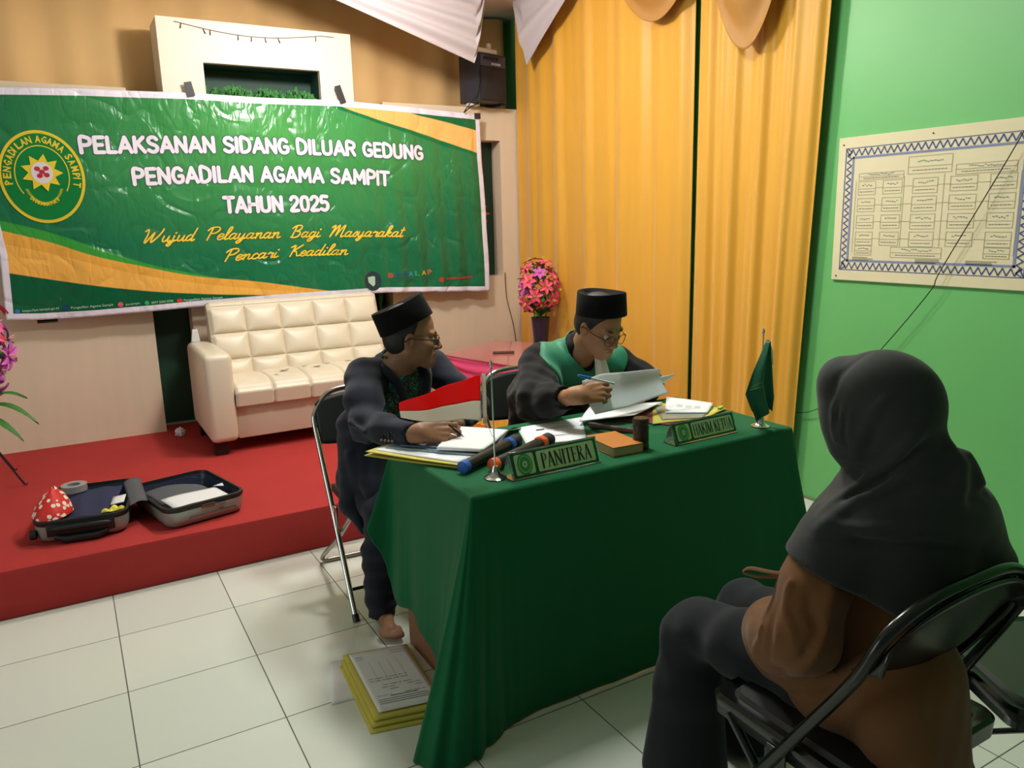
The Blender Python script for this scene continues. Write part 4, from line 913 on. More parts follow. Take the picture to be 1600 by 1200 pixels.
# ---- flag stands
def stand(name, label, x, y, top):
    t = thing(name, label, 'flag stand', (x, y, Z0))
    obj('base', MB().lathe([(.032, 0), (.034, .003), (.026, .007), (.017, .013), (.013, .024), (.010, .034), (.009, .037), (.004, .038)], (x, y, Z0), 28), M_CHROME, t)
    obj('pole', MB().tube([(x, y, Z0 + .036), (x - .004, y, top)], .0024, 8), M_CHROME, t)
    obj('finial', MB().lathe([(.0025, -.004), (.005, 0), (.003, .004), (.0055, .012), (.004, .018), (.0008, .024)], (x - .004, y, top), 12), M_CHROME, t)
    return t
f1 = stand('flag_stand', 'chrome desk stand holding the small red and white flag', 1.04, 1.93, 1.085)
M_FR = mat('flag_red', rgb(226, 52, 50), .65, sheen=.0); M_FW = mat('flag_white', rgb(222, 218, 208), .65, sheen=.2); translucent(M_FR, .68); translucent(M_FW, .6)
def flag1(u, v):
    # u: 0 at the sleeve -> 1 free end ; v: 0 bottom -> 1 top
    top = interp([(0, 1.068), (.1, 1.066), (.45, 1.035), (1, .983)], u); bot = interp([(0, .930), (.25, .934), (.6, .926), (1, .936)], u)
    x = 1.012 - .195 * u; y = 1.93 + .155 * u + .010 * math.sin(u * 7) * (1.1 - v) + .006 * math.sin(u * 13 + v * 2)
    return (x - .006 * v * u, y, bot + (top - bot) * v)
def fl(v0, v1): return MB().grid(lambda u, v: flag1(.035 + .965 * u, v0 + (v1 - v0) * v), 40, 10)
obj('red_half', fl(.44, 1), M_FR, f1, solid=.0008); obj('white_half', fl(0, .44), M_FW, f1, solid=.0008)
obj('sleeve', MB().grid(lambda u, v: (1.016 - .012 * u, 1.927 + .003 * math.sin(u * 3.1), .925 + .148 * v), 4, 6), M_FW, f1, solid=.002)
obj('cord', MB().tube([(1.016, 1.928, .928), (1.03, 1.925, .885), (1.043, 1.926, .875)], .0008, 5).tube([(1.016, 1.928, 1.073), (1.028, 1.926, 1.082), (1.036, 1.928, 1.10)], .0008, 5), M_FW, f1)
f2 = stand('flag_stand', 'chrome desk stand with the drooping dark green flag at the table corner', 2.11, 1.895, 1.085)
M_FG = translucent(mat('flag_green', rgb(20, 112, 78), .6, sheen=.3), .35)
def flag2(u, v):
    z = .80 + .265 * v + .035 * u * (1 - v) * 0
    wl = interp([(0, .028), (.12, .062), (.35, .092), (.6, .062), (.85, .026), (1, .006)], v); wr = interp([(0, .020), (.2, .030), (.6, .022), (1, .004)], v)
    x = 2.108 - wl + (wl + wr) * u; y = 1.888 + .014 * math.sin(u * 11 + v * 2) * (1.1 - v * .8) - .012
    z -= .035 * (1 - v) * math.sin(math.pi * (u - .1)) * -1 + (.03 * (1 - u) if v < .1 else 0) * (1 - v * 10)
    return (x, y - .012 * math.sin(u * 3.1), z)
obj('green_flag', MB().grid(flag2, 40, 40), M_FG, f2, solid=.0008)
obj('sleeve', MB().tube([(2.112, 1.882, 1.07), (2.122, 1.874, 1.03), (2.127, 1.868, .98)], [.005, .007, .003], 8), M_FW, f2)
def fpt(u, v): p = flag2(u, v); return (p[0], p[1] - .0022, p[2])
ydk = MB(); ydk.grid(lambda u, v: fpt(.12 + .5 * u, .36 + .012 * v), 12, 1); ydk.grid(lambda u, v: fpt(.12 + .5 * u, .40 + .03 * math.sin(u * 3.1) + .008 * v), 12, 1)
obj('flag_emblem', ydk, mat('flag_gold_print', rgb(110, 150, 60), .6), f2)
obj('cord', MB().tube([(2.124, 1.868, .98), (2.118, 1.88, .93), (2.112, 1.89, .92)], .0008, 5), M_FW, f2)

# ---- name plates
M_ACR = mat('clear_acrylic', rgb(236, 244, 240), .05, trans=.96, spec=.6)
M_PLG = mat('plate_green', rgb(18, 86, 48), .3); M_PLL = mat('plate_light_green', rgb(178, 208, 152), .35); M_CRE = mat('crest_green', rgb(62, 146, 78), .35); M_BLK = mat('black_serif_lettering', rgb(28, 40, 30), .4)
# serif capitals as strokes: ('l', x0, y0, x1, y1, width) bars and ('a', cx, cy, r, ry, a0, a1, width) arcs; unit height
T_, N_ = .16, .08
def serif(x, y, w=.22): return ('l', x - w / 2, y, x + w / 2, y, .045)
GLY = {
 'P': (.60, [('l', .14, 0, .14, 1, T_), serif(.14, .02), serif(.10, .98, .2), ('a', .22, .73, .30, .25, -90, 90, T_ * .8), ('l', .14, .98, .24, .98, .05), ('l', .14, .48, .24, .48, .05)]),
 'A': (.80, [('l', .12, .02, .40, 1, N_), ('l', .40, 1, .68, .02, T_), serif(.12, .02), serif(.68, .02), ('l', .2, .34, .58, .34, .05)]),
 'N': (.84, [('l', .14, .02, .14, .98, N_), ('l', .14, .98, .70, .02, T_), ('l', .70, .02, .70, .98, N_), serif(.14, .02), serif(.12, .98), serif(.70, .98)]),
 'I': (.36, [('l', .18, 0, .18, 1, T_), serif(.18, .02, .28), serif(.18, .98, .28)]),
 'T': (.70, [('l', .35, 0, .35, 1, T_), serif(.35, .02, .26), ('l', .04, .97, .66, .97, .06), ('l', .05, .80, .05, .98, .04), ('l', .65, .80, .65, .98, .04)]),
 'E': (.66, [('l', .14, 0, .14, 1, T_), ('l', .03, .02, .58, .02, .05), ('l', .03, .98, .55, .98, .05), ('l', .14, .52, .44, .52, .05), ('l', .59, .02, .59, .2, .045), ('l', .55, .8, .55, .98, .045), ('l', .44, .42, .44, .62, .04)]),
 'R': (.74, [('l', .14, 0, .14, 1, T_), serif(.14, .02), serif(.10, .98, .2), ('a', .22, .75, .28, .23, -90, 90, T_ * .8), ('l', .14, .98, .24, .98, .05), ('l', .14, .52, .24, .52, .05), ('l', .30, .52, .62, .03, T_), serif(.66, .02, .14)]),
 'H': (.86, [('l', .16, 0, .16, 1, T_), ('l', .70, 0, .70, 1, T_), ('l', .16, .52, .70, .52, .05), serif(.16, .02), serif(.16, .98), serif(.70, .02), serif(.70, .98)]),
 'K': (.80, [('l', .16, 0, .16, 1, T_), serif(.16, .02), serif(.16, .98), ('l', .18, .42, .62, .97, N_), ('l', .34, .58, .68, .03, T_), serif(.64, .98, .2), serif(.70, .02, .2)]),
 'M': (1.0, [('l', .14, .02, .14, .98, N_), ('l', .14, .98, .48, .05, T_), ('l', .48, .05, .82, .98, N_), ('l', .84, .02, .84, .98, T_), serif(.14, .02), serif(.10, .98, .14), serif(.84, .02), serif(.88, .98, .14)]),
 'U': (.80, [('l', .16, .3, .16, .98, T_), ('l', .66, .3, .66, .98, N_), ('a', .41, .30, .25, .28, 180, 360, .09), serif(.16, .98), serif(.66, .98, .2)]),
 ' ': (.40, [])}
def serif_text(s, w, h, M):
    mb = MB(); tot = sum(GLY[c][0] for c in s); k = w / tot; x = 0
    for c in s:
        for st in GLY[c][1]:
            if st[0] == 'l':
                _, a, b, c2, d, t = st; p = np.array([(x + a) * k, b * h]); q = np.array([(x + c2) * k, d * h]); dd = q - p; n = np.array([-dd[1], dd[0]]) / (np.linalg.norm(dd) + 1e-9) * t * k * .55
                P = [p - n, q - n, q + n, p + n]
                mb.add([M @ Vector((a_[0], 0, a_[1])) for a_ in P], [(0, 1, 2, 3)])
            else:
                _, cx, cy, r, ry, a0, a1, t = st; n = 10; vs = []
                for i in range(n + 1):
                    a = math.radians(a0 + (a1 - a0) * i / n); tw = t * (.35 + .65 * abs(math.cos(a)))
                    for sg in (-.5, .5): vs.append(M @ Vector(((x + cx + (r + sg * tw) * math.cos(a)) * k, 0, (cy + (ry + sg * tw * .5) * math.sin(a)) * h)))
                mb.add(vs, [(2 * i, 2 * i + 1, 2 * i + 3, 2 * i + 2) for i in range(n)])
        x += GLY[c][0]
    return mb
def nameplate(label, word, p0, p1, h, tilt, tx0, tw, th):
    p0 = Vector(p0); p1 = Vector(p1); L_ = (p1 - p0).length; ang = math.atan2(p1.y - p0.y, p1.x - p0.x)
    t = thing('name_plate', label, 'name plate', tuple((p0 + p1) / 2))
    B = TR(*p0) @ Matrix.Rotation(ang, 4, 'Z'); F = B @ rot('X', -tilt)
    ac = MB().box((0, 0, .002), (L_, .0025, h), M=F, bev=.0008)
    dep = 2 * h * math.sin(math.radians(tilt)); Bk = B @ TR(0, dep, 0) @ rot('X', tilt)
    ac.box((0, -.0025, .002), (L_, 0, h), M=Bk, bev=.0008).box((0, 0, 0), (L_, dep, .0025), M=B)
    obj('acrylic_holder', ac, M_ACR, t, angle=30)
    pl = obj('plate_card', MB().box((.006, -.0012, .006), (L_ - .006, -.0004, h - .006), M=F), M_PLG, t, smooth=False)
    def rr(x0, z0, x1, z1, r, y):
        pts = []
        for cx, cz, a0 in ((x1 - r, z1 - r, 0), (x0 + r, z1 - r, 90), (x0 + r, z0 + r, 180), (x1 - r, z0 + r, 270)):
            for k in range(5): a = math.radians(a0 + 22.5 * k); pts.append(F @ Vector((cx + r * math.cos(a), y, cz + r * math.sin(a))))
        return MB().add(pts, [tuple(range(len(pts)))])
    hh = h
    obj('crest_panel', rr(.016, .013, .016 + hh * .78, h - .011, .007, -.0018), M_PLL, pl, smooth=False)
    cc = (.016 + hh * .39, (h + .002) / 2)
    def el(r0, r1, a, n=32):
        vs = []
        for k in range(n):
            q = 2 * math.pi * k / n
            for r in (r0, r1): vs.append(F @ Vector((cc[0] + hh * .30 * r * math.cos(q), a, cc[1] + hh * .37 * r * math.sin(q))))
        return MB().add(vs, [(2 * k, 2 * k + 1, (2 * k + 3) % (2 * n), (2 * k + 2) % (2 * n)) for k in range(n)])
    ce = el(0.0, 1, -.0024); obj('crest', ce, M_CRE, pl, smooth=False)
    ce2 = el(.74, .80, -.0030); c3 = el(.12, .32, -.003); ce2.add(c3.v, c3.f); obj('crest_ring', ce2, M_PLL, pl, smooth=False)
    obj('title_panel', rr(.016 + hh * .9, .013, L_ - .016, h - .011, .006, -.0018), M_PLL, pl, smooth=False)
    obj('title_lettering', serif_text(word, tw, th, F @ TR(tx0, -.0026, (h - th) / 2 + .001)), M_BLK, pl, smooth=False)
    return t
nameplate('green name plate reading PANITERA in a clear holder at the left of the table', 'PANITERA', (1.065, 1.868, Z0), (1.385, 1.872, Z0), .086, 22, .108, .182, .046)
nameplate('green name plate reading HAKIM KETUA in a clear holder at the right of the table', 'HAKIM KETUA', (1.69, 1.872, Z0), (1.985, 1.882, Z0), .078, 22, .092, .184, .040)

# ---- book, gavel, microphones
bk = thing('book', 'small thick book with a worn orange brown cover between the two name plates', 'book', (1.52, 1.97, Z0))
MBk = TR(1.515, 1.975, Z0) @ rot('Z', -4)
M_COV = mat('orange_brown_cover', rgb(190, 116, 40), .5, var=.15, vscale=18); M_PGS = mat('page_edges', rgb(196, 180, 138), .8, bump=.5, bscale=300, stretch=(.1, .1, 8))
obj('pages', MB().box((-.055, -.082, .003), (.052, .078, .028), M=MBk), M_PGS, bk, smooth=False)
obj('cover', MB().box((-.06, -.085, .028), (.056, .082, .0315), M=MBk, bev=.001).box((-.06, -.085, 0), (.056, .082, .003), M=MBk, bev=.001), M_COV, bk, smooth=False)
obj('spine', MB().box((.052, -.084, .001), (.0575, .081, .031), M=MBk, bev=.002), M_COV, bk, smooth=False)
gv = thing('gavel', 'dark carved wooden gavel standing on its head with the handle towards the judge', 'gavel', (1.59, 1.95, Z0))
M_GAV = mat('dark_carved_wood', rgb(48, 36, 30), .35, bump=.6, bscale=140, bdist=.004)
gx, gy = 1.585, 1.925
obj('head', MB().lathe([(.024, 0), (.027, .004), (.0275, .016), (.0245, .020), (.0265, .024), (.0255, .050), (.0265, .078), (.0245, .082), (.0275, .086), (.027, .100), (.024, .104)], (gx, gy, Z0), 28), M_GAV, gv)
obj('handle', MB().tube([(gx + .005, gy + .02, Z0 + .052), (gx + .01, gy + .10, Z0 + .038), (gx + .01, gy + .20, Z0 + .024), (gx + .005, gy + .27, Z0 + .016), (gx + .003, gy + .29, Z0 + .016)], [.009, .013, .010, .014, .011], 14), M_GAV, gv)
def mic(label, a, b, ring, rn):
    a = Vector(a); b = Vector(b); d = (b - a).normalized(); t = thing('microphone', label, 'microphone', tuple(a))
    P = lambda s: tuple(a + d * s); L_ = (b - a).length
    obj('body', MB().tube([P(.012), P(.03), P(L_ * .5), P(L_ - .075), P(L_ - .055)], [.0165, .0185, .019, .021, .016], 18), M_BLACK, t)
    obj('end_ring', MB().tube([P(0), P(.002), P(.022), P(.024)], [.014, .0195, .0205, .019], 18), ring, t)
    obj('neck_ring', MB().tube([P(L_ - .078), P(L_ - .074), P(L_ - .056), P(L_ - .05)], [.021, .0255, .0255, .022], 8), ring, t)
    obj('head_grille', MB().tube([P(L_ - .05), P(L_ - .038), P(L_ - .02), P(L_ - .006), P(L_)], [.020, .0245, .025, .018, .008], 18), mat('mic_grille', rgb(34, 36, 36), .45, metal=.4, bump=.8, bscale=900), t)
mic('black wireless microphone with blue rings beside the yellow folder', (.972, 2.015, Z0 + .021), (1.262, 2.165, Z0 + .026), mat('blue_rubber_ring', rgb(30, 92, 190), .45), 'blue')
mic('black wireless microphone with orange rings behind the PANITERA plate', (1.058, 1.985, Z0 + .021), (1.36, 2.115, Z0 + .026), mat('orange_rubber_ring', rgb(238, 96, 40), .45), 'orange')

# ---- papers and folders
M_YF = mat('yellow_card_folder', rgb(202, 190, 84), .7, var=.05, vscale=6); M_BF = mat('pale_blue_folder', rgb(150, 176, 190), .45); M_MAR = mat('maroon_folder', rgb(128, 44, 60), .55); M_CLR = mat('clear_sleeve', rgb(150, 158, 150), .2, spec=.6)
def sheet(name, label, quad, z, m, th=.0012, wave=.002, cat='paper', parent=None, lift=None, n=14):
    """quad: four (x, y) corners in order; lift(u, v) adds height"""
    q = [np.array(p, float) for p in quad]
    def fn(u, v):
        p = (q[0] * (1 - u) + q[1] * u) * (1 - v) + (q[3] * (1 - u) + q[2] * u) * v
        return (p[0], p[1], z + wave * (1 + math.sin(u * 5 + v * 3) * math.sin(v * 4)) * .5 + (lift(u, v) if lift else 0))
    o = obj(name, MB().grid(fn, n, n), m, parent, solid=th)
    if parent is None: tag(o, label, cat)
    o['_f'] = 0; del o['_f']
    return o, fn
def marks(name, fn, rows, m, parent, off=.0016):
    mb = MB()
    for (u0, v0, u1, v1) in rows:
        mb.grid(lambda a, b: (lambda p: (p[0], p[1], p[2] + off))(fn(u0 + (u1 - u0) * a, v0 + (v1 - v0) * b)), 4, 1)
    return obj(name, mb, m, parent, smooth=False)
Q1 = [(.785, 2.36), (.985, 2.045), (1.16, 2.13), (.94, 2.44)]
for k, (dz, dx) in enumerate(((0, 0), (.008, .004))):
    o, fn = sheet('yellow_folder', ['lower of the two yellow card folders under the clerk\'s writing hand', 'upper yellow card folder under the clerk\'s papers'][k], [(x + dx, y - dx) for x, y in Q1], Z0 + .003 + dz, M_YF, .0016, .002, 'folder', lift=lambda u, v, k=k: .006 * (1 - v) * (1 - u) * k + .004 * math.exp(-((1 - u) ** 2 + v * v) * 9))
sheet('paper_sheets', 'white sheets sticking out of the upper yellow folder', [(.82, 2.355), (.99, 2.075), (1.14, 2.15), (.93, 2.40)], Z0 + .0165, M_PAPER, .003, .003)
bf, fnb = sheet('blue_folder', 'pale blue folder lying under the open white book and the clerk\'s hand', [(.855, 2.345), (1.06, 2.10), (1.20, 2.19), (.98, 2.43)], Z0 + .0225, M_BF, .003, .001, 'folder')
ob, fno = sheet('open_book', 'white pages the clerk is writing on', [(.975, 2.20), (1.085, 2.095), (1.27, 2.255), (1.14, 2.40)], Z0 + .030, M_PAPER, .009, .002, 'notebook', lift=lambda u, v: .004 * abs(math.sin((v - .5) * 3.1)))
marks('page_fold', fno, [(.02, .495, .98, .515)], M_GREYINK, ob)
sheet('black_cover_flap', 'dark folded cover edge curling up beside the white pages', [(1.092, 2.115), (1.13, 2.10), (1.385, 2.36), (1.33, 2.37)], Z0 + .004, M_BLACK, .0015, 0, 'cover', lift=lambda u, v: .038 * math.sin(3.14 * v) * (.4 + .6 * u) if True else 0)
pw, fnp = sheet('printed_paper', 'white paper with two small printed stamps right of the microphones', [(1.29, 2.165), (1.495, 2.105), (1.66, 2.37), (1.375, 2.375)], Z0 + .001, M_PAPER, .0012, .001)
for vv in (.28, .66):
    marks('stamp_mark', fnp, [(.25, vv, .38, vv + .06)], M_INK, pw); marks('stamp_lines', fnp, [(.40, vv + .005, .75, vv + .02), (.40, vv + .035, .66, vv + .048)], mat('soft_ink', rgb(176, 176, 182), .8), pw)
def pen(label, a, b, r=.0045, m=None, grip=None, clip=True, tip=True, parent=None):
    a = Vector(a); b = Vector(b); d = b - a; t = thing('pen', label, 'pen', tuple(a))
    P = lambda s: tuple(a + d * s)
    obj('barrel', MB().tube([P(.07), P(.1), P(.62), P(.98), P(1)], [r * .8, r, r, r, r * .6], 12), m, t)
    obj('grip', MB().tube([P(.07), P(.1), P(.32), P(.34)], [r * .8, r * 1.15, r * 1.2, r], 12), grip, t)
    obj('nib', MB().tube([P(0), P(.07)], [r * .2, r * .75], 8), M_CHROME, t)
    return t
M_NAVY = mat('navy_pen_plastic', rgb(34, 52, 92), .3)
pen('dark blue pen lying across the pale blue folder', (1.10, 2.085, Z0 + .030), (.895, 2.31, Z0 + .033), .0042, M_NAVY, M_BLACK)
# papers at the judge's place
sheet('maroon_folder', 'maroon card folder under the judge\'s papers', [(1.70, 2.30), (1.86, 2.07), (2.02, 2.12), (1.93, 2.38)], Z0 + .003, M_MAR, .002, .001, 'folder')
sheet('yellow_folder', 'yellow green folder edge at the right of the judge\'s papers', [(1.80, 2.12), (2.02, 2.075), (2.19, 2.14), (2.02, 2.38)], Z0 + .006, M_YF, .0016, .001, 'folder')
sheet('clear_sleeve', 'clear plastic sleeve lying on the judge\'s folders', [(1.86, 2.14), (2.00, 2.075), (2.15, 2.17), (1.98, 2.33)], Z0 + .0095, M_CLR, .0006, .0005, 'plastic sleeve')
wp, fw = sheet('printed_paper', 'white printed page at the right end of the judge\'s papers', [(1.93, 2.20), (2.06, 2.11), (2.19, 2.21), (2.11, 2.40)], Z0 + .0125, M_PAPER, .003, .002)
marks('faint_print', fw, [(.25 + .2 * i, .35, .38 + .2 * i, .55) for i in range(3)], mat('faint_ink', rgb(196, 196, 202), .8), wp)
lw, fl_ = sheet('paper_sheets', 'white pages lying under the sheet the judge lifts', [(1.58, 2.27), (1.77, 2.19), (2.03, 2.33), (1.75, 2.44)], Z0 + .016, M_PAPER, .003, .004, lift=lambda u, v: .012 * u * (1 - v))
tag(obj('green_tab', MB().box((-.02, -.008, 0), (.02, .008, .0015), M=TR(2.165, 2.15, Z0 + .0125) @ rot('Z', 25)), mat('lime_tab', rgb(160, 206, 60), .5), smooth=False), 'lime green index tab sticking out of the judge\'s folder', 'tab')
# lifted page in the judge's hand
def lifted(u, v):
    x = 1.575 + .385 * u - .02 * v * (1 - u); y = 2.215 + .05 * u - .05 * (1 - v) * 1.0 + .02 * math.sin(u * 3)
    zb = interp([(0, .820), (.5, .818), (1, .838)], u); zt = interp([(0, .935), (.25, .944), (.6, .932), (1, .925)], u)
    return (x, y + .018 * math.sin(v * 3.1), zb + (zt - zb) * v - .006 * math.sin(u * 3.1) * (1 - v))
tag(obj('lifted_page', MB().grid(lifted, 24, 16), translucent(mat('lifted_paper', rgb(232, 235, 238), .4), .6), solid=.0012), 'large white page the judge holds up while reading', 'paper')
tag(obj('page_corner', MB().grid(lambda u, v: (1.93 + .125 * u, 2.27 + .02 * u, .845 + .045 * v * (1 - .85 * u) + .038 * u), 8, 4), M_PAPER, solid=.001), 'pointed page corner standing up behind the lifted page', 'paper')
# ---- folders on the floor
FQ = [(.655, 2.035), (.868, 1.985), (.905, 2.385), (.685, 2.435)]
for k in range(3):
    sheet('yellow_folder', ['bottom yellow folder of the stack on the floor', 'middle yellow folder of the floor stack', 'top yellow folder of the floor stack, under the printed form'][k], [(x + (-.022, -.012, 0)[k], y + (-.025, -.012, 0)[k]) for x, y in FQ], .002 + .011 * k, M_YF, .008, .001, 'folder')
pf, ff = sheet('printed_form', 'white printed form clipped on the floor folders by the table', [(.675, 2.05), (.865, 2.01), (.888, 2.375), (.70, 2.415)], .0345, M_PAPER, .001, .001)
rf = random.Random(4); rows = []
for v in (.10, .13, .16): rows.append((.08, v, .9, v + .008))
for v in (.22, .30, .34, .38, .46, .50):
    u = .1
    while u < .85:
        w_ = rf.uniform(.03, .16)
        if rf.random() < .62: rows.append((u, v, min(u + w_, .9), v + .007))
        u += w_ + .03
for v in (.90, .86): rows += [(.08, v, .2, v + .008), (.7, v + .03, .95, v + .036)]
rows += [(.3, .195, .75, .207)]
for k in range(4): rows.append((.25 + .16 * k, .45, .254 + .16 * k, .80))
marks('form_print', ff, rows, M_GREYINK, pf, .0014)
bl, fb = sheet('booklet', 'thin white booklet peeking out left of the floor folders', [(.575, 2.215), (.74, 2.19), (.80, 2.42), (.645, 2.455)], .001, M_PAPER, .007, 0, 'booklet')
# ---------------------------------------------------------------- folding chairs
def chrome_chair(label, loc, rz):
    t = thing('folding_chair', label, 'chair', (0, 0, 0), 'chrome folding chairs behind the court table')
    W2 = .205; r = .0115
    # local: chair faces -y, origin on the floor below the seat centre
    main = []
    side = lambda s: [(s * W2, -.20, .012), (s * W2, .255, .66)]
    arch = spline([(-W2, .255, .66), (-W2 + .004, .275, .72), (-W2 + .05, .292, .785), (-.10, .298, .812), (0, .30, .818), (.10, .298, .812), (W2 - .05, .292, .785), (W2 - .004, .275, .72), (W2, .255, .66)], 6)
    obj('back_frame', MB().tube([(-W2, -.20, .012), (-W2, .02, .325)] + arch + [(W2, .02, .325), (W2, -.20, .012)], r, 12), M_CHROME, t)
    obj('rear_leg_frame', MB().tube(spline([(-W2 + .022, -.14, .40), (-W2 + .02, .10, .22), (-W2 + .012, .37, .04), (-W2 + .03, .385, .014), (-W2 + .08, .385, .012), (W2 - .08, .385, .012), (W2 - .03, .385, .014), (W2 - .012, .37, .04), (W2 - .02, .10, .22), (W2 - .022, -.14, .40)], 6), .010, 10), mat('grey_steel', rgb(150, 142, 134), .3, .8), t)
    obj('crossbar', MB().tube([(-W2, -.135, .10), (W2, -.135, .10)], .007, 8), M_BLACK, t)
    def pad(u, v):
        x = (u - .5) * 2 * (W2 - .012); e = math.sin(math.pi * u) ** .5; z = .585 + .215 * v * (1 - .18 * (1 - e)) + .02 * (1 - e) * (1 - v)
        return (x, .235 + .055 * v + .012 * math.sin(math.pi * u), z)
    obj('backrest', MB().grid(pad, 24, 12), M_DARKVINYL, t, solid=.022)
    def seat(u, v):
        x = (u - .5) * 2 * (W2 - .028); y = -.19 + .36 * v; return (x, y, .425 + .012 * math.sin(math.pi * u) * math.sin(math.pi * v))
    obj('seat', MB().grid(seat, 20, 16), M_DARKVINYL, t, solid=.03)
    for s in (-1, 1):
        obj('hinge', MB().box((s * W2 - .006, -.01, .30), (s * W2 + .006, .03, .40), bev=.004), M_CHROME, t)
        obj('foot_cap', MB().tube([(s * W2, -.208, .001), (s * W2, -.192, .024)], .0135, 10), M_BLACK, t)
        obj('rivet', MB().ball((s * (W2 + .008), .262, .68), .006, sub=1), M_CHROME, t)
    t.location = loc; t.rotation_euler = (0, 0, rz)
    return t
chrome_chair('chrome folding chair with black vinyl pads on which the clerk sits', (1.035, 2.88, 0), math.radians(-3))
chrome_chair('chrome folding chair with black pads behind the robed judge', (1.80, 2.82, 0), math.radians(-2))
def black_chair(label, loc, rz, pad=None):
    t = thing('folding_chair', label, 'chair', (0, 0, 0), 'black steel folding chairs in the foreground')
    W2 = .243
    # local: faces +y
    arch = spline([(-W2, -.115, .62), (-W2 + .002, -.155, .69), (-W2 + .03, -.185, .775), (-.12, -.197, .815), (0, -.20, .822), (.12, -.197, .815), (W2 - .03, -.185, .775), (W2 - .002, -.155, .69), (W2, -.115, .62)], 6)
    obj('back_frame', MB().tube([(-W2, .26, .012), (-W2, .07, .33)] + arch + [(W2, .07, .33), (W2, .26, .012)], .0125, 12), M_BLACKPAINT, t)
    obj('rear_leg_frame', MB().tube([(-W2 + .022, .17, .41), (-W2 + .018, -.24, .012)], .0105, 10), M_BLACKPAINT, t)
    obj('rear_leg_frame', MB().tube([(W2 - .022, .17, .41), (W2 - .018, -.24, .012)], .0105, 10), M_BLACKPAINT, t)
    obj('rear_crossbar', MB().tube([(-W2 + .02, -.19, .06), (W2 - .02, -.19, .06)], .008, 8), M_BLACKPAINT, t)
    obj('front_crossbar', MB().tube([(-W2, .20, .12), (W2, .20, .12)], .008, 8), M_BLACKPAINT, t)
    def back(u, v):
        x = (u - .5) * 2 * (W2 - .004); q = 1 - (2 * u - 1) ** 2
        z0 = .665 - .035 * q + .02; z1 = .700 + .115 * q ** .45
        return (x, -.135 - .060 * v - .022 * q, z0 + (z1 - z0) * v)
    obj('backrest', MB().grid(back, 30, 12), M_BLACKPAINT, t, solid=.006)
    st_ = MB(); n = 10
    def rl_(w, y0, y1, z, r):
        out = []
        for cx, cy, a0 in ((w - r, y1 - r, 0), (-w + r, y1 - r, 90), (-w + r, y0 + r, 180), (w - r, y0 + r, 270)):
            for k in range(7): a = math.radians(a0 + 15 * k); out.append((cx + r * math.cos(a), cy + r * math.sin(a), z))
        return out
    Ls = [rl_(W2 - .016, -.17, .226, .398, .035), rl_(W2 - .014, -.172, .228, .436, .035), rl_(W2 - .020, -.166, .221, .444, .035), rl_(W2 - .038, -.148, .203, .438, .035)]
    m_ = len(Ls[0]); vs = [p for l in Ls for p in l]; fs_ = [(i * m_ + k, i * m_ + (k + 1) % m_, (i + 1) * m_ + (k + 1) % m_, (i + 1) * m_ + k) for i in range(3) for k in range(m_)]
    fs_ += [tuple(3 * m_ + k for k in range(m_))]
    obj('seat', st_.add(vs, fs_), M_BLACKPAINT, t, solid=.002, angle=35)
    obj('seat_pad', MB().add([(x * .97, y * .97, z + .001) for x, y, z in Ls[3]] + [(x * .93, y * .93, z + .012) for x, y, z in Ls[3]], [tuple(m_ + k for k in range(m_))] + [(k, (k + 1) % m_, m_ + (k + 1) % m_, m_ + k) for k in range(m_)]), pad, t)
    for s in (-1, 1):
        obj('hinge_plate', MB().box((s * (W2 - .008) - .003, .0, .33), (s * (W2 - .008) + .003, .05, .42), bev=.002), M_BLACKPAINT, t)
        obj('foot_cap', MB().tube([(s * W2, .266, .001), (s * W2, .252, .026)], .0155, 10), M_BLACK, t)
        obj('foot_cap', MB().tube([(s * (W2 - .018), -.246, .001), (s * (W2 - .018), -.232, .026)], .0135, 10), M_BLACK, t)
    t.location = loc; t.rotation_euler = (0, 0, rz); return t
black_chair('black steel folding chair under the woman in the dark headscarf', (1.393, .935, 0), 0, M_DARKVINYL)
black_chair('empty black folding chair with an olive pad at the lower right edge', (1.93, .79, 0), math.radians(-28), mat('dark_olive_pad', rgb(44, 58, 44), .6))
tag(obj('blue_strap', MB().grid(lambda u, v: (1.205 + .010 * (u - .5) + .006 * math.sin(v * 5), 1.03 + .004 * u, .395 - .11 * v), 3, 10), mat('blue_ribbon', rgb(60, 150, 190), .5), solid=.001), 'thin light blue strap hanging below the seat of the woman\'s chair', 'strap')
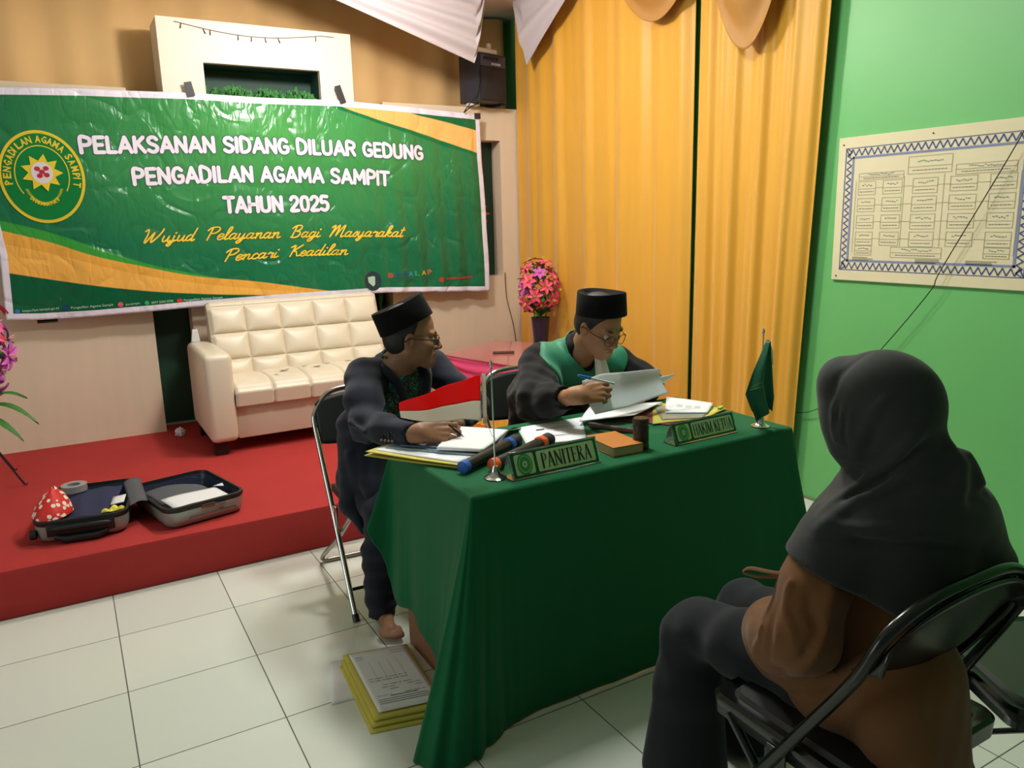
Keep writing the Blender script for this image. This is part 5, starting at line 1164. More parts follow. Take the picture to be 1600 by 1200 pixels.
# ---------------------------------------------------------------- signed distance modelling for bodies and clothes
class SDF:
    def __init__(s): s.ops = []
    def add(s, f, k=0.0, op='u', M=None):
        s.ops.append((f, k, op, np.array(M.inverted(), dtype=np.float32) if M is not None else None)); return s
    def seg(s, a, b, ra, rb, k=.02, op='u', M=None, flat=None):
        a = np.array(a, np.float32); b = np.array(b, np.float32)
        def f(P):
            ba = b - a; h = np.clip(((P - a) @ ba) / max(float(ba @ ba), 1e-9), 0, 1); q = P - a - h[:, None] * ba
            if flat is not None: q = q * np.array(flat, np.float32)
            return np.sqrt((q * q).sum(1)) - (ra + (rb - ra) * h)
        return s.add(f, k, op, M)
    def ell(s, c, r, k=.02, op='u', M=None):
        c = np.array(c, np.float32); r = np.array(r, np.float32)
        def f(P):
            q = (P - c) / r; k0 = np.sqrt((q * q).sum(1)); q2 = q / r; k1 = np.sqrt((q2 * q2).sum(1)); return k0 * (k0 - 1) / np.maximum(k1, 1e-6)
        return s.add(f, k, op, M)
    def box(s, c, hs, r=.0, k=.0, op='u', M=None):
        c = np.array(c, np.float32); hs = np.array(hs, np.float32)
        def f(P):
            q = np.abs(P - c) - hs + r; return np.sqrt((np.maximum(q, 0) ** 2).sum(1)) + np.minimum(q.max(1), 0) - r
        return s.add(f, k, op, M)
    def path(s, pts, k=.02, op='u', M=None, flat=None):
        """pts: list of (x, y, z, r)"""
        for a, b in zip(pts, pts[1:]): s.seg(a[:3], b[:3], a[3], b[3], k, op, M, flat)
        return s
    def disp(s, f): s.ops.append((f, 0, 'd', None)); return s
    def off(s, v): s.ops.append((None, v, 'o', None)); return s
    def plane(s, p, n, op='i', k=.0, M=None):
        p = np.array(p, np.float32); n = np.array(n, np.float32); n = n / np.linalg.norm(n)
        return s.add(lambda P: (P - p) @ n, k, op, M)
    def sub(s, other, k=0.0, op='i'):
        return s.add(other.ev, k, op)
    def ev(s, P):
        d = np.full(len(P), 9.0, np.float32)
        for f, k, op, M in s.ops:
            if op == 'o': d = d - k; continue
            if op == 'd': d = d + f(P); continue
            Q = P if M is None else P @ M[:3, :3].T + M[:3, 3]
            e = f(Q)
            if op == 'u':
                if k > 0: h = np.maximum(k - np.abs(d - e), 0) / k; d = np.minimum(d, e) - h * h * k * .25
                else: d = np.minimum(d, e)
            else:
                if op == 's': e = -e
                if k > 0: h = np.maximum(k - np.abs(d - e), 0) / k; d = np.maximum(d, e) + h * h * k * .25
                else: d = np.maximum(d, e)
        return d.astype(np.float32)
def sdf_mb(S, lo, hi, h, mb=None):
    lo = np.array(lo, np.float32); hi = np.array(hi, np.float32); B = 12
    nb = np.ceil((hi - lo) / (h * B)).astype(int); N = nb * B + 1
    F = np.ones(tuple(N), np.float32)
    ii = np.stack(np.meshgrid(*[np.arange(n) for n in nb], indexing='ij'), -1).reshape(-1, 3)
    cen = lo + (ii + .5) * B * h; dc = S.ev(cen.astype(np.float32)); near = np.abs(dc) < B * h * .87 * 1.35 + .02
    for (i, j, k), d in zip(ii[~near], dc[~near]): F[i * B:i * B + B + 1, j * B:j * B + B + 1, k * B:k * B + B + 1] = 1.0 if d > 0 else -1.0
    loc = np.stack(np.meshgrid(*[np.arange(B + 1)] * 3, indexing='ij'), -1).reshape(-1, 3)
    nn = ii[near]
    for s0 in range(0, len(nn), 150):
        ch_ = nn[s0:s0 + 150]; P = lo + ((ch_[:, None, :] * B + loc[None]).reshape(-1, 3)) * h; D = S.ev(P.astype(np.float32)).reshape(len(ch_), B + 1, B + 1, B + 1)
        for q, (i, j, k) in enumerate(ch_): F[i * B:i * B + B + 1, j * B:j * B + B + 1, k * B:k * B + B + 1] = D[q]
    ins = F < 0; c = np.zeros(tuple(N - 1), np.uint8)
    for dx in (0, 1):
        for dy in (0, 1):
            for dz in (0, 1): c += ins[dx:N[0] - 1 + dx, dy:N[1] - 1 + dy, dz:N[2] - 1 + dz]
    cell = np.argwhere((c > 0) & (c < 8)); idx = np.full(tuple(N - 1), -1, np.int32); idx[tuple(cell.T)] = np.arange(len(cell))
    acc = np.zeros((len(cell), 3)); cnt = np.zeros(len(cell)); cor = [(a, b, d) for a in (0, 1) for b in (0, 1) for d in (0, 1)]
    val = {q: F[cell[:, 0] + q[0], cell[:, 1] + q[1], cell[:, 2] + q[2]] for q in cor}
    for q in cor:
        for ax in range(3):
            if q[ax]: continue
            r = list(q); r[ax] = 1; r = tuple(r); a, b = val[q], val[r]; m = (a < 0) != (b < 0); t = np.where(m, a / np.where(m, a - b, 1), 0)
            p = np.repeat(np.array(q, float)[None], len(cell), 0); p[:, ax] += t; acc += p * m[:, None]; cnt += m
    V = lo + (cell + acc / np.maximum(cnt, 1)[:, None]) * h
    faces = []
    for ax in range(3):
        sl0 = [slice(None)] * 3; sl1 = [slice(None)] * 3; sl0[ax] = slice(0, N[ax] - 1); sl1[ax] = slice(1, N[ax])
        e = np.argwhere(ins[tuple(sl0)] != ins[tuple(sl1)]); u, v = [(1, 2), (2, 0), (0, 1)][ax]
        ok = (e[:, u] > 0) & (e[:, v] > 0) & (e[:, u] < N[u] - 1) & (e[:, v] < N[v] - 1); e = e[ok]
        fl_ = ins[tuple(e.T)]
        def at(du, dv): q = e.copy(); q[:, u] += du; q[:, v] += dv; return idx[tuple(q.T)]
        Q = np.stack([at(-1, -1), at(0, -1), at(0, 0), at(-1, 0)], 1); Q[~fl_] = Q[~fl_][:, ::-1]; faces.append(Q)
    Fc = np.concatenate(faces); mb = mb or MB(); n = len(mb.v)
    mb.v += [tuple(p) for p in V.tolist()]; mb.f += [tuple(int(x) + n for x in f) for f in Fc]; mb.m += [0] * len(Fc)
    return mb
def fobj(name, mb, m, parent=None):
    """fast object for dense sdf meshes"""
    me = bpy.data.meshes.new(name); o = bpy.data.objects.new(name, me); COL.objects.link(o); w = Vector((0, 0, 0))
    if parent: o.parent = parent; w = wloc(parent)
    v = np.array(mb.v) - np.array(w); me.from_pydata(v.tolist(), [], mb.f); me.materials.append(m); me.shade_smooth(); return o
def wav(d, f, ph=0.0):
    d = np.array(d, np.float32) * f
    return lambda P: np.sin(P @ d + ph)

# ---- head, hand, foot builders in local frames (x = the person's left, y = forward, z = up)
def head_prims(S, M, female=False):
    A = dict(M=M)
    S.ell((0, -.012, .045), (.076, .096, .086), .02, **A).ell((0, .022, -.025), (.062, .066, .078), .03, **A)
    for s in (-1, 1):
        S.seg((s * .056, -.005, -.045), (s * .024, .062, -.086), .017, .017, .03, **A)
        S.ell((s * .040, .058, -.018), (.024, .022, .022), .02, **A)
        S.seg((s * .044, .076, .026), (s * .012, .088, .022), .008, .009, .014, **A)
    S.ell((0, .068, -.093), (.024, .020, .018), .025, **A)
    S.ell((0, .078, -.060), (.028, .012, .022), .015, **A)
    for s in (-1, 1): S.ell((s * .031, .094, .004), (.017, .014, .011), .014, 's', **A)
    S.seg((0, .086, .014), (0, .107, -.026), .0075, .0115, .010, **A)
    for s in (-1, 1): S.ell((s * .012, .097, -.031), (.009, .010, .008), .008, **A)
    S.ell((0, .087, -.0545), (.024, .009, .006), .004, **A).ell((0, .085, -.067), (.020, .010, .007), .005, **A)
    S.ell((0, .099, -.0605), (.026, .009, .0013), .003, 's', **A)
    for s in (-1, 1):
        E = M @ TR(s * .074, -.008, -.002) @ rot('Y', s * 12) @ rot('X', -8)
        S.ell((0, 0, 0), (.009, .019, .032), .008, M=E).ell((s * .009, .003, .004), (.007, .011, .019), .005, 's', M=E)
def eyes(M, parent, open_=.5):
    for s in (-1, 1):
        e = obj('eye', MB().ball(tuple(M @ Vector((s * .031, .0745, .004))), .0125, sub=3), M_EYE, parent)
        obj('iris', MB().ball(tuple(M @ Vector((s * .031, .0835, .001))), .0052, sub=2), M_IRIS, e)
    br = MB()
    for s in (-1, 1): br.tube([M @ Vector(p) for p in ((s * .014, .092, .025), (s * .030, .090, .031), (s * .048, .076, .027))], [.0025, .0038, .0018], 8)
    obj('eyebrows', br, M_HAIR, parent)
FB = [(.028, .088, .002), (.009, .094, .004), (-.010, .090, .003), (-.027, .080, 0)]; FL = [(.042, .025, .021), (.046, .029, .022), (.043, .027, .021), (.033, .020, .018)]
def hand_prims(S, M, curl, thumb, spread=(6, 1, -4, -10), sc=1.0, mir=1):
    """palm faces -z, fingers +y, thumb on +x (mir=-1 mirrors); curl: bend per finger (three joints, degrees)"""
    v = lambda p: M @ Vector((p[0] * mir * sc, p[1] * sc, p[2] * sc))
    for (x, y, z) in FB: S.seg(v((x * .62, .008, 0)), v((x, y, z)), .0160 * sc, .0105 * sc, .009)
    S.ell((0, 0, 0), (.022 * sc, .024 * sc, .014 * sc), .02, M=M)
    S.seg(v((.018, .020, -.008)), v((.034, .055, -.006)), .017 * sc, .013 * sc, .016)
    for i in range(4):
        p = Vector(FB[i]); a = 0.0; sp = math.radians(spread[i]); rr = (.0088, .0090, .0086, .0076)[i]
        for j in range(3):
            a += math.radians(curl[i][j]); d = Vector((math.sin(sp) * math.cos(a), math.cos(sp) * math.cos(a), -math.sin(a)))
            q = p + d * FL[i][j]; S.seg(v(p), v(q), rr * (1 - .07 * j) * sc, rr * (.93 - .09 * j) * sc, .0025); S.seg(v(q), v(q), rr * (.99 - .09 * j) * sc, rr * (.99 - .09 * j) * sc, .004); p = q
        
    for a, b, ra, rb in zip(thumb, thumb[1:], (.014, .0115, .0105), (.0115, .0105, .0085)): S.seg(v(a), v(b), ra * sc, rb * sc, .007)
def frame(origin, fwd, up):
    y = Vector(fwd).normalized(); z = Vector(up); z = (z - y * z.dot(y)).normalized(); x = y.cross(z)   # x: right-handed
    M = Matrix.Identity(4)
    for i, a in enumerate((x, y, z)):
        for j in range(3): M[j][i] = a[j]
    return TR(*origin) @ M
def dirv(heading, pitch=0):
    h, p = math.radians(heading), math.radians(pitch); return Vector((math.sin(h) * math.cos(p), math.cos(h) * math.cos(p), math.sin(p)))
def skin(name, c, c2):
    m = mat(name, c, .5, bump=.15, bscale=350, var=.07, vscale=25, spec=.35)
    m.node_tree.nodes['Principled BSDF'].inputs['Subsurface Weight'].default_value = .08
    m.node_tree.nodes['Principled BSDF'].inputs['Subsurface Scale'].default_value = .02; return m
M_SKIN1 = skin('brown_skin', rgb(150, 106, 80), 0); M_SKIN2 = skin('tan_skin', rgb(170, 120, 88), 0)
M_EYE = mat('eye_white', rgb(196, 188, 180), .3); M_IRIS = mat('dark_iris', rgb(30, 20, 16), .2); M_HAIR = mat('black_hair', rgb(26, 23, 22), .6, bump=.6, bscale=300, stretch=(1, 1, .2))
M_VELVET = mat('black_velvet', rgb(17, 16, 16), .95, sheen=.06, bump=.3, bscale=900, spec=.1)
M_SUIT = mat('navy_black_suit_cloth', rgb(34, 37, 50), .85, sheen=.15, bump=.3, bscale=900, spec=.15)
M_TROU = mat('dark_trousers', rgb(34, 37, 48), .85, sheen=.1, bump=.3, bscale=700, spec=.15)
def hat(M, parent, rx=.091, ry=.110, h=.088, tilt=14, z0=.052, lean=0):
    H = M @ TR(0, -.006, z0) @ rot('X', tilt)
    mb = MB(); n = 56
    prof = [(0.0, 1.0, 1.0), (.002, 1.012, 1.012), (h * .5, .985, .985), (h - .004, .955, .965), (h, .935, .95), (h - .002, .80, .86), (h - .010, .55, .80), (h - .012, .3, .78)]
    vs = []
    for z, a, b in prof:
        for k in range(n):
            t = 2 * math.pi * k / n; x = rx * a * math.copysign(abs(math.cos(t)) ** .9, math.cos(t)); y = ry * b * math.copysign(abs(math.sin(t)) ** .95, math.sin(t))
            vs.append(H @ Vector((x, y, z + .006 * (y / ry) ** 2 * (z / h))))
    fs = [(i * n + k, i * n + (k + 1) % n, (i + 1) * n + (k + 1) % n, (i + 1) * n + k) for i in range(len(prof) - 1) for k in range(n)]
    fs.append(tuple((len(prof) - 1) * n + k for k in range(n)))
    o = obj('velvet_cap', mb.add(vs, fs), M_VELVET, parent, angle=35); return o
def glasses(M, parent, rx, rz, m, rim=.0012, y=.104):
    t = obj('glasses', MB().tube([M @ Vector(p) for p in ((-.010, y, .002), (-.004, y + .003, .006), (.004, y + .003, .006), (.010, y, .002))], rim, 8), m, parent)
    for s in (-1, 1):
        c = (s * (.011 + rx), y, -.003); R = [M @ Vector((c[0] + rx * math.cos(a), c[1] - .012 * (max(0, s * (rx * math.cos(a))) / rx) ** 2 * .6, c[2] + rz * math.sin(a))) for a in [2 * math.pi * k / 28 for k in range(28)]]
        obj('rim', MB().tube(R, rim, 8, closed=True), m, t)
        ct_ = sum(R, Vector()) / 28; obj('lens', MB().add([ct_] + R, [(0, 1 + k, 1 + (k + 1) % 28) for k in range(28)]), M_LENS, t)
        obj('temple', MB().tube([M @ Vector(p) for p in ((s * (.011 + 2 * rx), y - .010, .004), (s * .078, .05, .006), (s * .083, -.005, .010), (s * .082, -.03, -.006))], rim * 1.1, 8), m, t)
    return t
M_LENS = mat('spectacle_lens', rgb(220, 226, 226), .03, trans=.95, spec=.6)
M_LENS.node_tree.nodes['Principled BSDF'].inputs['IOR'].default_value = 1.02
M_LENS.node_tree.nodes['Principled BSDF'].inputs['Alpha'].default_value = .22
def folds(S, L):
    """L: (points, radius, k) raised creases; negative radius carves"""
    for pts, r, k in L:
        for a, b in zip(pts, pts[1:]): S.seg(a, b, abs(r), abs(r), k, 'u' if r > 0 else 's')
def crease(S, L):
    """L: (points, height, width) soft raised (or, below zero, sunken) folds that follow a curve on the surface"""
    for pts, amp, w in L:
        Q = [np.array(p, np.float32) for p in pts]; lo = np.min(Q, 0) - 3 * w; hi = np.max(Q, 0) + 3 * w; n = len(Q) - 1
        def f(P, Q=Q, lo=lo, hi=hi, amp=amp, w=w, n=n):
            out = np.zeros(len(P), np.float32); m = np.all((P > lo) & (P < hi), 1)
            if not m.any(): return out
            X = P[m]; best = np.full(len(X), 9.0, np.float32); bt = np.zeros(len(X), np.float32)
            for i, (a, b) in enumerate(zip(Q, Q[1:])):
                ba = b - a; h = np.clip(((X - a) @ ba) / max(float(ba @ ba), 1e-9), 0, 1); q = X - a - h[:, None] * ba; d = (q * q).sum(1)
                u = d < best; best = np.where(u, d, best); bt = np.where(u, (i + h) / n, bt)
            env = np.minimum(1, np.minimum(bt, 1 - bt) * 5 + .15)
            out[m] = -amp * np.exp(-best / (w * w)) * env; return out
        S.disp(f)
# ================================================================ the clerk at the left end of the table
p1 = thing('person', 'man in black cap, glasses and navy suit jacket writing at the table', 'person', (1.03, 2.85, 0))
H1 = frame((1.118, 2.715, 1.070), dirv(112, -4), (-.10, .06, 1))
H1 = H1 @ Matrix.Scale(-1, 4, (1, 0, 0)) if False else H1
neck1 = (1.075, 2.755, .965)
SH_R, EL_R, WR_R = (.945, 2.775, .930), (.880, 2.575, .802), (.938, 2.305, .815)
SH_L, EL_L, WR_L = (1.245, 2.825, .935), (1.335, 2.640, .795), (1.175, 2.445, .785)
B = SDF()
B.seg((1.03, 2.90, .52), (1.05, 2.84, .74), .12, .115, .05).seg((1.05, 2.84, .74), (1.07, 2.80, .90), .115, .10, .05)
B.seg(SH_R, SH_L, .055, .055, .05).seg((1.075, 2.79, .92), neck1, .06, .056, .03).seg(neck1, tuple(H1 @ Vector((0, -.02, -.045))), .056, .054, .03)
B.path([(*SH_R, .052), (*EL_R, .034), (*WR_R, .026)], .02).path([(*SH_L, .052), (*EL_L, .040), (*WR_L, .026)], .02)
B.path([(.95, 2.90, .50, .08), (.925, 2.60, .465, .048), (.905, 2.62, .10, .036)], .02).path([(1.12, 2.90, .50, .08), (1.17, 2.58, .48, .055), (1.17, 2.60, .10, .038)], .02)
def foot(S, ank, d):
    a = Vector(ank); d = Vector(d).normalized(); s = Vector((d.y, -d.x, 0))
    S.seg(a, a + d * .02 + Vector((0, 0, -.06)), .036, .030, .03).seg(a - d * .03 + Vector((0, 0, -.055)), a + d * .12 + Vector((0, 0, -.07)), .030, .024, .03)
    for i, (o, l) in enumerate(((-.032, .165), (-.012, .168), (.004, .160), (.020, .150), (.034, .138))):
        r = .013 if i == 0 else .0095; S.seg(a + d * .11 + s * o + Vector((0, 0, -.075)), a + d * l + s * o + Vector((0, 0, -.085 + r)), r, r, .008)
foot(B, (.905, 2.62, .10), (-.15, -1, 0)); foot(B, (1.17, 2.60, .10), (.1, -1, 0))
bm1 = sdf_mb(B, (.70, 2.25, 0), (1.45, 3.1, 1.0), .010)
HS = SDF(); head_prims(HS, H1); HS.seg(tuple(H1 @ Vector((0, -.025, -.05))), (1.075, 2.76, .94), .053, .060, .03)
HS.plane((0, 0, .945), (0, 0, -1), 'i')
sdf_mb(HS, (.95, 2.55, .93), (1.28, 2.88, 1.20), .0028, bm1)
# writing hand: wrist at WR_R, fingers reach towards the page, palm down and slightly left
HM = frame((.950, 2.285, .824), (.95, -.10, -.12), (-.10, -.72, .62))
HD = SDF()
hand_prims(HD, HM, [(16, 38, 20), (24, 44, 26), (32, 50, 30), (40, 54, 34)], [(.020, .020, -.012), (.036, .052, -.030), (.034, .084, -.040), (.024, .108, -.040)], mir=-1, sc=1.08)
HD.seg(WR_R, tuple(HM @ Vector((0, .005, 0))), .026, .023, .02).seg((.895, 2.42, .805), WR_R, .032, .026, .02)
sdf_mb(HD, (.84, 2.16, .73), (1.16, 2.45, .88), .0026, bm1)
body1 = fobj('body', bm1, M_SKIN1, p1)
eyes(H1, body1)
glasses(H1, p1, .022, .016, mat('dark_brown_rim', rgb(40, 32, 28), .35, .3), .0019)
hat(H1 @ TR(0, -.012, 0), p1, rx=.090, ry=.108, h=.084, tilt=27, z0=.052)
HR = SDF().ell((0, -.014, .045), (.081, .101, .091), .01, M=H1).ell((0, -.035, -.005), (.073, .072, .066), .02, M=H1)
HR.plane((0, .002, 0), (0, 1, -.30), 'i', .004, M=H1).ell((0, .09, -.02), (.12, .085, .13), .006, 's', M=H1)
for s in (-1, 1): HR.ell((s * .078, -.004, -.012), (.02, .028, .034), .004, 's', M=H1)
HR.plane((0, 0, -.052), (0, .3, -1), 'i', .004, M=H1)
fobj('hair', sdf_mb(HR, (.95, 2.5, .95), (1.3, 2.9, 1.25), .0035), M_HAIR, p1)
# shirt with dark teal pattern
def batik():
    m = mat('batik_shirt', rgb(22, 26, 26), .7); nt = m.node_tree; b = nt.nodes['Principled BSDF']; tc = nt.nodes.new('ShaderNodeTexCoord')
    n = nt.nodes.new('ShaderNodeTexNoise'); n.inputs['Scale'].default_value = 30; n.inputs['Distortion'].default_value = 2.4; n.inputs['Detail'].default_value = 1
    r = nt.nodes.new('ShaderNodeValToRGB'); e = r.color_ramp.elements; e[0].position = .0; e[0].color = rgb(20, 24, 25); e[1].position = 1; e[1].color = rgb(20, 24, 25)
    for p, c in ((.53, rgb(20, 24, 25)), (.555, rgb(40, 168, 150)), (.60, rgb(36, 150, 130)), (.62, rgb(20, 24, 25)), (.44, rgb(20, 24, 25)), (.455, rgb(128, 122, 62)), (.47, rgb(20, 24, 25))): q = e.new(p); q.color = c
    nt.links.new(tc.outputs['Object'], n.inputs['Vector']); nt.links.new(n.outputs['Fac'], r.inputs[0]); nt.links.new(r.outputs[0], b.inputs['Base Color']); return m
SHT = SDF().seg((1.04, 2.86, .62), (1.055, 2.83, .76), .128, .125, .05).seg((1.055, 2.83, .76), (1.075, 2.79, .88), .125, .108, .05).seg((.98, 2.78, .935), (1.17, 2.81, .935), .058, .058, .04)
SHT.seg((1.073, 2.775, .93), (1.079, 2.757, .985), .070, .067, .02)
SHT.seg((1.07, 2.75, .96), (1.085, 2.735, 1.08), .058, .060, .006, 's')
fobj('shirt', sdf_mb(SHT, (.85, 2.6, .5), (1.3, 3.05, 1.05), .006), batik(), p1)
J = SDF()
J.seg((1.04, 2.905, .50), (1.055, 2.86, .72), .145, .135, .06).seg((1.055, 2.86, .72), (1.075, 2.82, .87), .135, .120, .06).seg(SH_R, SH_L, .066, .064, .06)
J.seg((1.08, 2.79, .93), (1.08, 2.785, .965), .082, .070, .035)
J.path([(*SH_R, .072), (.902, 2.675, .865, .068), (.878, 2.585, .800, .058), (.897, 2.45, .808, .050), (.932, 2.322, .814, .041)], .03)
J.path([(*SH_L, .066), (*EL_L, .056), (1.255, 2.54, .790, .046), (1.195, 2.468, .787, .040)], .022)
# skirts of the jacket hanging over the chair side
J.seg((.935, 2.83, .72), (.835, 2.70, .475), .095, .040, .05).seg((.835, 2.70, .475), (.862, 2.655, .375), .040, .016, .03).seg((.93, 2.76, .66), (.90, 2.62, .53), .075, .045, .05)
J.seg((1.16, 2.86, .58), (1.16, 2.70, .54), .10, .07, .05)
# open front
V = SDF().seg((1.10, 2.66, .97), (1.085, 2.62, .66), .062, .018, .0)
J.seg((1.118, 2.68, .985), (1.095, 2.66, .68), .056, .012, .012, 's').seg((1.078, 2.76, .97), (1.085, 2.735, 1.06), .066, .075, .01, 's')
W1 = [wav((9, 14, 22), 2.6, .4), wav((-16, 9, 26), 2.9, 1.1), wav((30, 4, 12), 2.2, 2.0)]
J.disp(lambda P: .0016 * (W1[0](P) + W1[1](P) * W1[2](P)))
folds(J, [([(.875, 2.67, .80), (.835, 2.59, .755), (.85, 2.50, .755)], .006, .02), ([(.86, 2.64, .86), (.81, 2.56, .82), (.83, 2.48, .80)], .005, .02), ([(.905, 2.70, .80), (.84, 2.62, .745)], .006, .02), ([(.85, 2.72, .66), (.87, 2.66, .50)], .008, .03)])
J.seg((.89, 2.42, .806), WR_R, .029, .031, .004, 's').seg((.944, 2.300, .817), (.97, 2.23, .825), .034, .06, .003, 's')
jk = fobj('suit_jacket', sdf_mb(J, (.68, 2.2, .33), (1.48, 3.12, 1.08), .0055), M_SUIT, p1)
# collar and lapels
SC_ = MB()
SC_.grid(lambda u, v: (1.080 + (.063 + .006 * v) * math.sin(-2.5 + 5.0 * u), 2.762 - (.060 + .008 * v) * math.cos(-2.5 + 5.0 * u) * -1 * -1, 1.018 - .040 * v - .030 * (1 - abs(2 * u - 1)) ** 2), 40, 6)
obj('shirt_collar', SC_, bpy.data.materials['batik_shirt'], p1, solid=.003)
Lp = MB()
for s, pts in ((1, [(1.050, 2.835, 1.012), (1.018, 2.780, 1.003), (1.030, 2.705, .960), (1.062, 2.668, .90), (1.080, 2.666, .80), (1.092, 2.672, .72)]), (-1, [(1.10, 2.835, 1.012), (1.145, 2.795, .998), (1.160, 2.735, .955), (1.146, 2.690, .90), (1.122, 2.670, .80), (1.104, 2.672, .72)])):
    P = spline(pts, 6); n = len(P); vs = []
    for i, p in enumerate(P):
        w = .012 + .026 * math.sin(math.pi * min(1, i / (n - 1) * 1.0)) ; o_ = Vector((-s, .12, -.15)).normalized()
        vs += [Vector(p), Vector(p) + o_ * w + Vector((0, -.004, 0)), Vector(p) + o_ * w * .5 + Vector((0, -.008, .002))]
    Lp.add(vs, [(3 * i, 3 * i + 2, 3 * i + 5, 3 * i + 3) for i in range(n - 1)] + [(3 * i + 2, 3 * i + 1, 3 * i + 4, 3 * i + 5) for i in range(n - 1)])
obj('lapels', Lp, M_SUIT, p1, solid=.004)
for k in range(4):
    c = Vector((.893, 2.345, .800)) + Vector((-.0070, .0150, -.001)) * k; obj('cuff_button', MB().ball(tuple(c + Vector((-.016, -.008, -.004))), (.0055, .0055, .0055), sub=1), mat('button_grey', rgb(120, 112, 104), .3), jk)
TR1 = SDF().path([(.95, 2.92, .50, .098), (.93, 2.68, .49, .085), (.920, 2.57, .465, .070)], .03).path([(.920, 2.57, .465, .070), (.900, 2.60, .30, .064), (.903, 2.62, .12, .058), (.900, 2.615, .045, .056)], .025)
TR1.path([(1.12, 2.92, .50, .098), (1.17, 2.58, .47, .072), (1.17, 2.60, .28, .062), (1.17, 2.60, .085, .052)], .03).seg((1.03, 2.90, .52), (1.03, 2.88, .60), .13, .12, .05)
w2 = wav((6, 4, 60), 1.4, 0)
TR1.disp(lambda P: .004 * w2(P) * (P[:, 2] < .42) + .0025 * np.sin(P[:, 0] * 60 + P[:, 2] * 22)).plane((0, 0, .034), (0, 0, -1), 'i', .004)
TR1.seg((.905, 2.62, .12), (.905, 2.62, 0), .042, .044, .004, 's').seg((1.17, 2.60, .12), (1.17, 2.60, 0), .042, .044, .004, 's')
fobj('trousers', sdf_mb(TR1, (.75, 2.35, .04), (1.35, 3.1, .70), .0065), M_TROU, p1)
pn = thing('pen', 'dark pen held in the clerk\'s right hand', 'pen', (1.10, 2.25, .79))
PT, PE = HM @ Vector((-.012, .145, -.050)), HM @ Vector((-.056, .045, .055))
PT = Vector((1.098, 2.250, .7945)); PE = Vector((1.018, 2.330, .878))
obj('barrel', MB().tube([PT.lerp(PE, .08), PT.lerp(PE, .14), PE], [.003, .0042, .0042], 12), M_BLACK, pn)
obj('nib', MB().tube([PT, PT.lerp(PE, .08)], [.0008, .003], 8), M_CHROME, pn)

# ================================================================ the judge
p2 = thing('person', 'man in a black judge robe with green yoke, round glasses and black cap reading papers', 'person', (1.80, 2.72, 0))
H2 = frame((1.818, 2.475, 1.078), dirv(170, -24), (.02, -.35, 1))
SR2, ER2, WR2 = (1.645, 2.64, .925), (1.525, 2.46, .800), (1.530, 2.235, .880)
SL2, EL2, WR2L = (1.995, 2.60, .890), (2.095, 2.50, .800), (1.985, 2.40, .80)
nk2 = (1.808, 2.57, .985)
B = SDF()
B.seg((1.80, 2.86, .52), (1.80, 2.76, .72), .13, .125, .05).seg((1.80, 2.76, .72), (1.805, 2.66, .88), .12, .105, .05).seg(SR2, SL2, .055, .055, .05)
B.seg((1.805, 2.63, .93), nk2, .06, .056, .03).seg(nk2, tuple(H2 @ Vector((0, -.02, -.045))), .054, .052, .03)
B.path([(*SR2, .052), (*ER2, .042), (*WR2, .028)], .02).path([(*SL2, .052), (*EL2, .042), (*WR2L, .028)], .02)
B.path([(1.72, 2.84, .50, .08), (1.68, 2.50, .50, .062), (1.68, 2.58, .10, .04)], .02).path([(1.88, 2.84, .50, .08), (1.92, 2.50, .50, .062), (1.92, 2.58, .10, .04)], .02)
foot(B, (1.68, 2.58, .10), (-.05, -1, 0)); foot(B, (1.92, 2.58, .10), (.05, -1, 0))
bm2 = sdf_mb(B, (1.42, 2.25, 0), (2.2, 3.05, 1.0), .010)
HS = SDF(); head_prims(HS, H2); HS.seg(tuple(H2 @ Vector((0, -.025, -.05))), (1.808, 2.59, .95), .052, .060, .03).plane((0, 0, .95), (0, 0, -1), 'i')
sdf_mb(HS, (1.66, 2.30, .93), (1.98, 2.68, 1.22), .0028, bm2)
HM2 = frame((1.538, 2.212, .884), (.93, -.16, .06), (-.10, -.80, .52))
HD = SDF()
hand_prims(HD, HM2, [(20, 46, 24), (30, 52, 30), (36, 56, 34), (42, 58, 36)], [(.020, .022, -.010), (.042, .054, -.022), (.042, .084, -.032), (.032, .106, -.036)], mir=-1)
HD.seg(WR2, tuple(HM2 @ Vector((0, .005, 0))), .028, .024, .02).seg((1.53, 2.34, .845), WR2, .034, .028, .02)
sdf_mb(HD, (1.46, 2.08, .79), (1.74, 2.40, .97), .0026, bm2)
HL = SDF(); HM3 = frame((1.975, 2.392, .800), (-1, -.12, 0), (.1, 0, 1))
hand_prims(HL, HM3, [(18, 24, 14)] * 4, [(.020, .022, -.006), (.048, .052, -.010), (.060, .078, -.014), (.064, .098, -.018)], mir=1)
HL.seg(WR2L, tuple(HM3 @ Vector((0, .005, 0))), .028, .022, .02); sdf_mb(HL, (1.75, 2.28, .76), (2.10, 2.48, .86), .003, bm2)
body2 = fobj('body', bm2, M_SKIN2, p2)
eyes(H2, body2)
glasses(H2, p2, .0235, .0225, mat('dark_copper_rim', rgb(74, 44, 36), .3, .5), .0014)
hat(H2, p2, rx=.090, ry=.104, h=.086, tilt=21, z0=.054)
HR = SDF().ell((0, -.014, .045), (.082, .101, .091), .01, M=H2).ell((0, -.035, -.005), (.075, .074, .066), .02, M=H2)
HR.plane((0, .052, 0), (0, 1, -.30), 'i', .004, M=H2).ell((0, .085, -.035), (.12, .080, .12), .006, 's', M=H2)
for s in (-1, 1): HR.ell((s * .078, -.004, -.012), (.02, .028, .034), .004, 's', M=H2)
HR.plane((0, 0, -.052), (0, .3, -1), 'i', .004, M=H2)
fobj('hair', sdf_mb(HR, (1.66, 2.3, .95), (1.98, 2.68, 1.25), .0035), M_HAIR, p2)
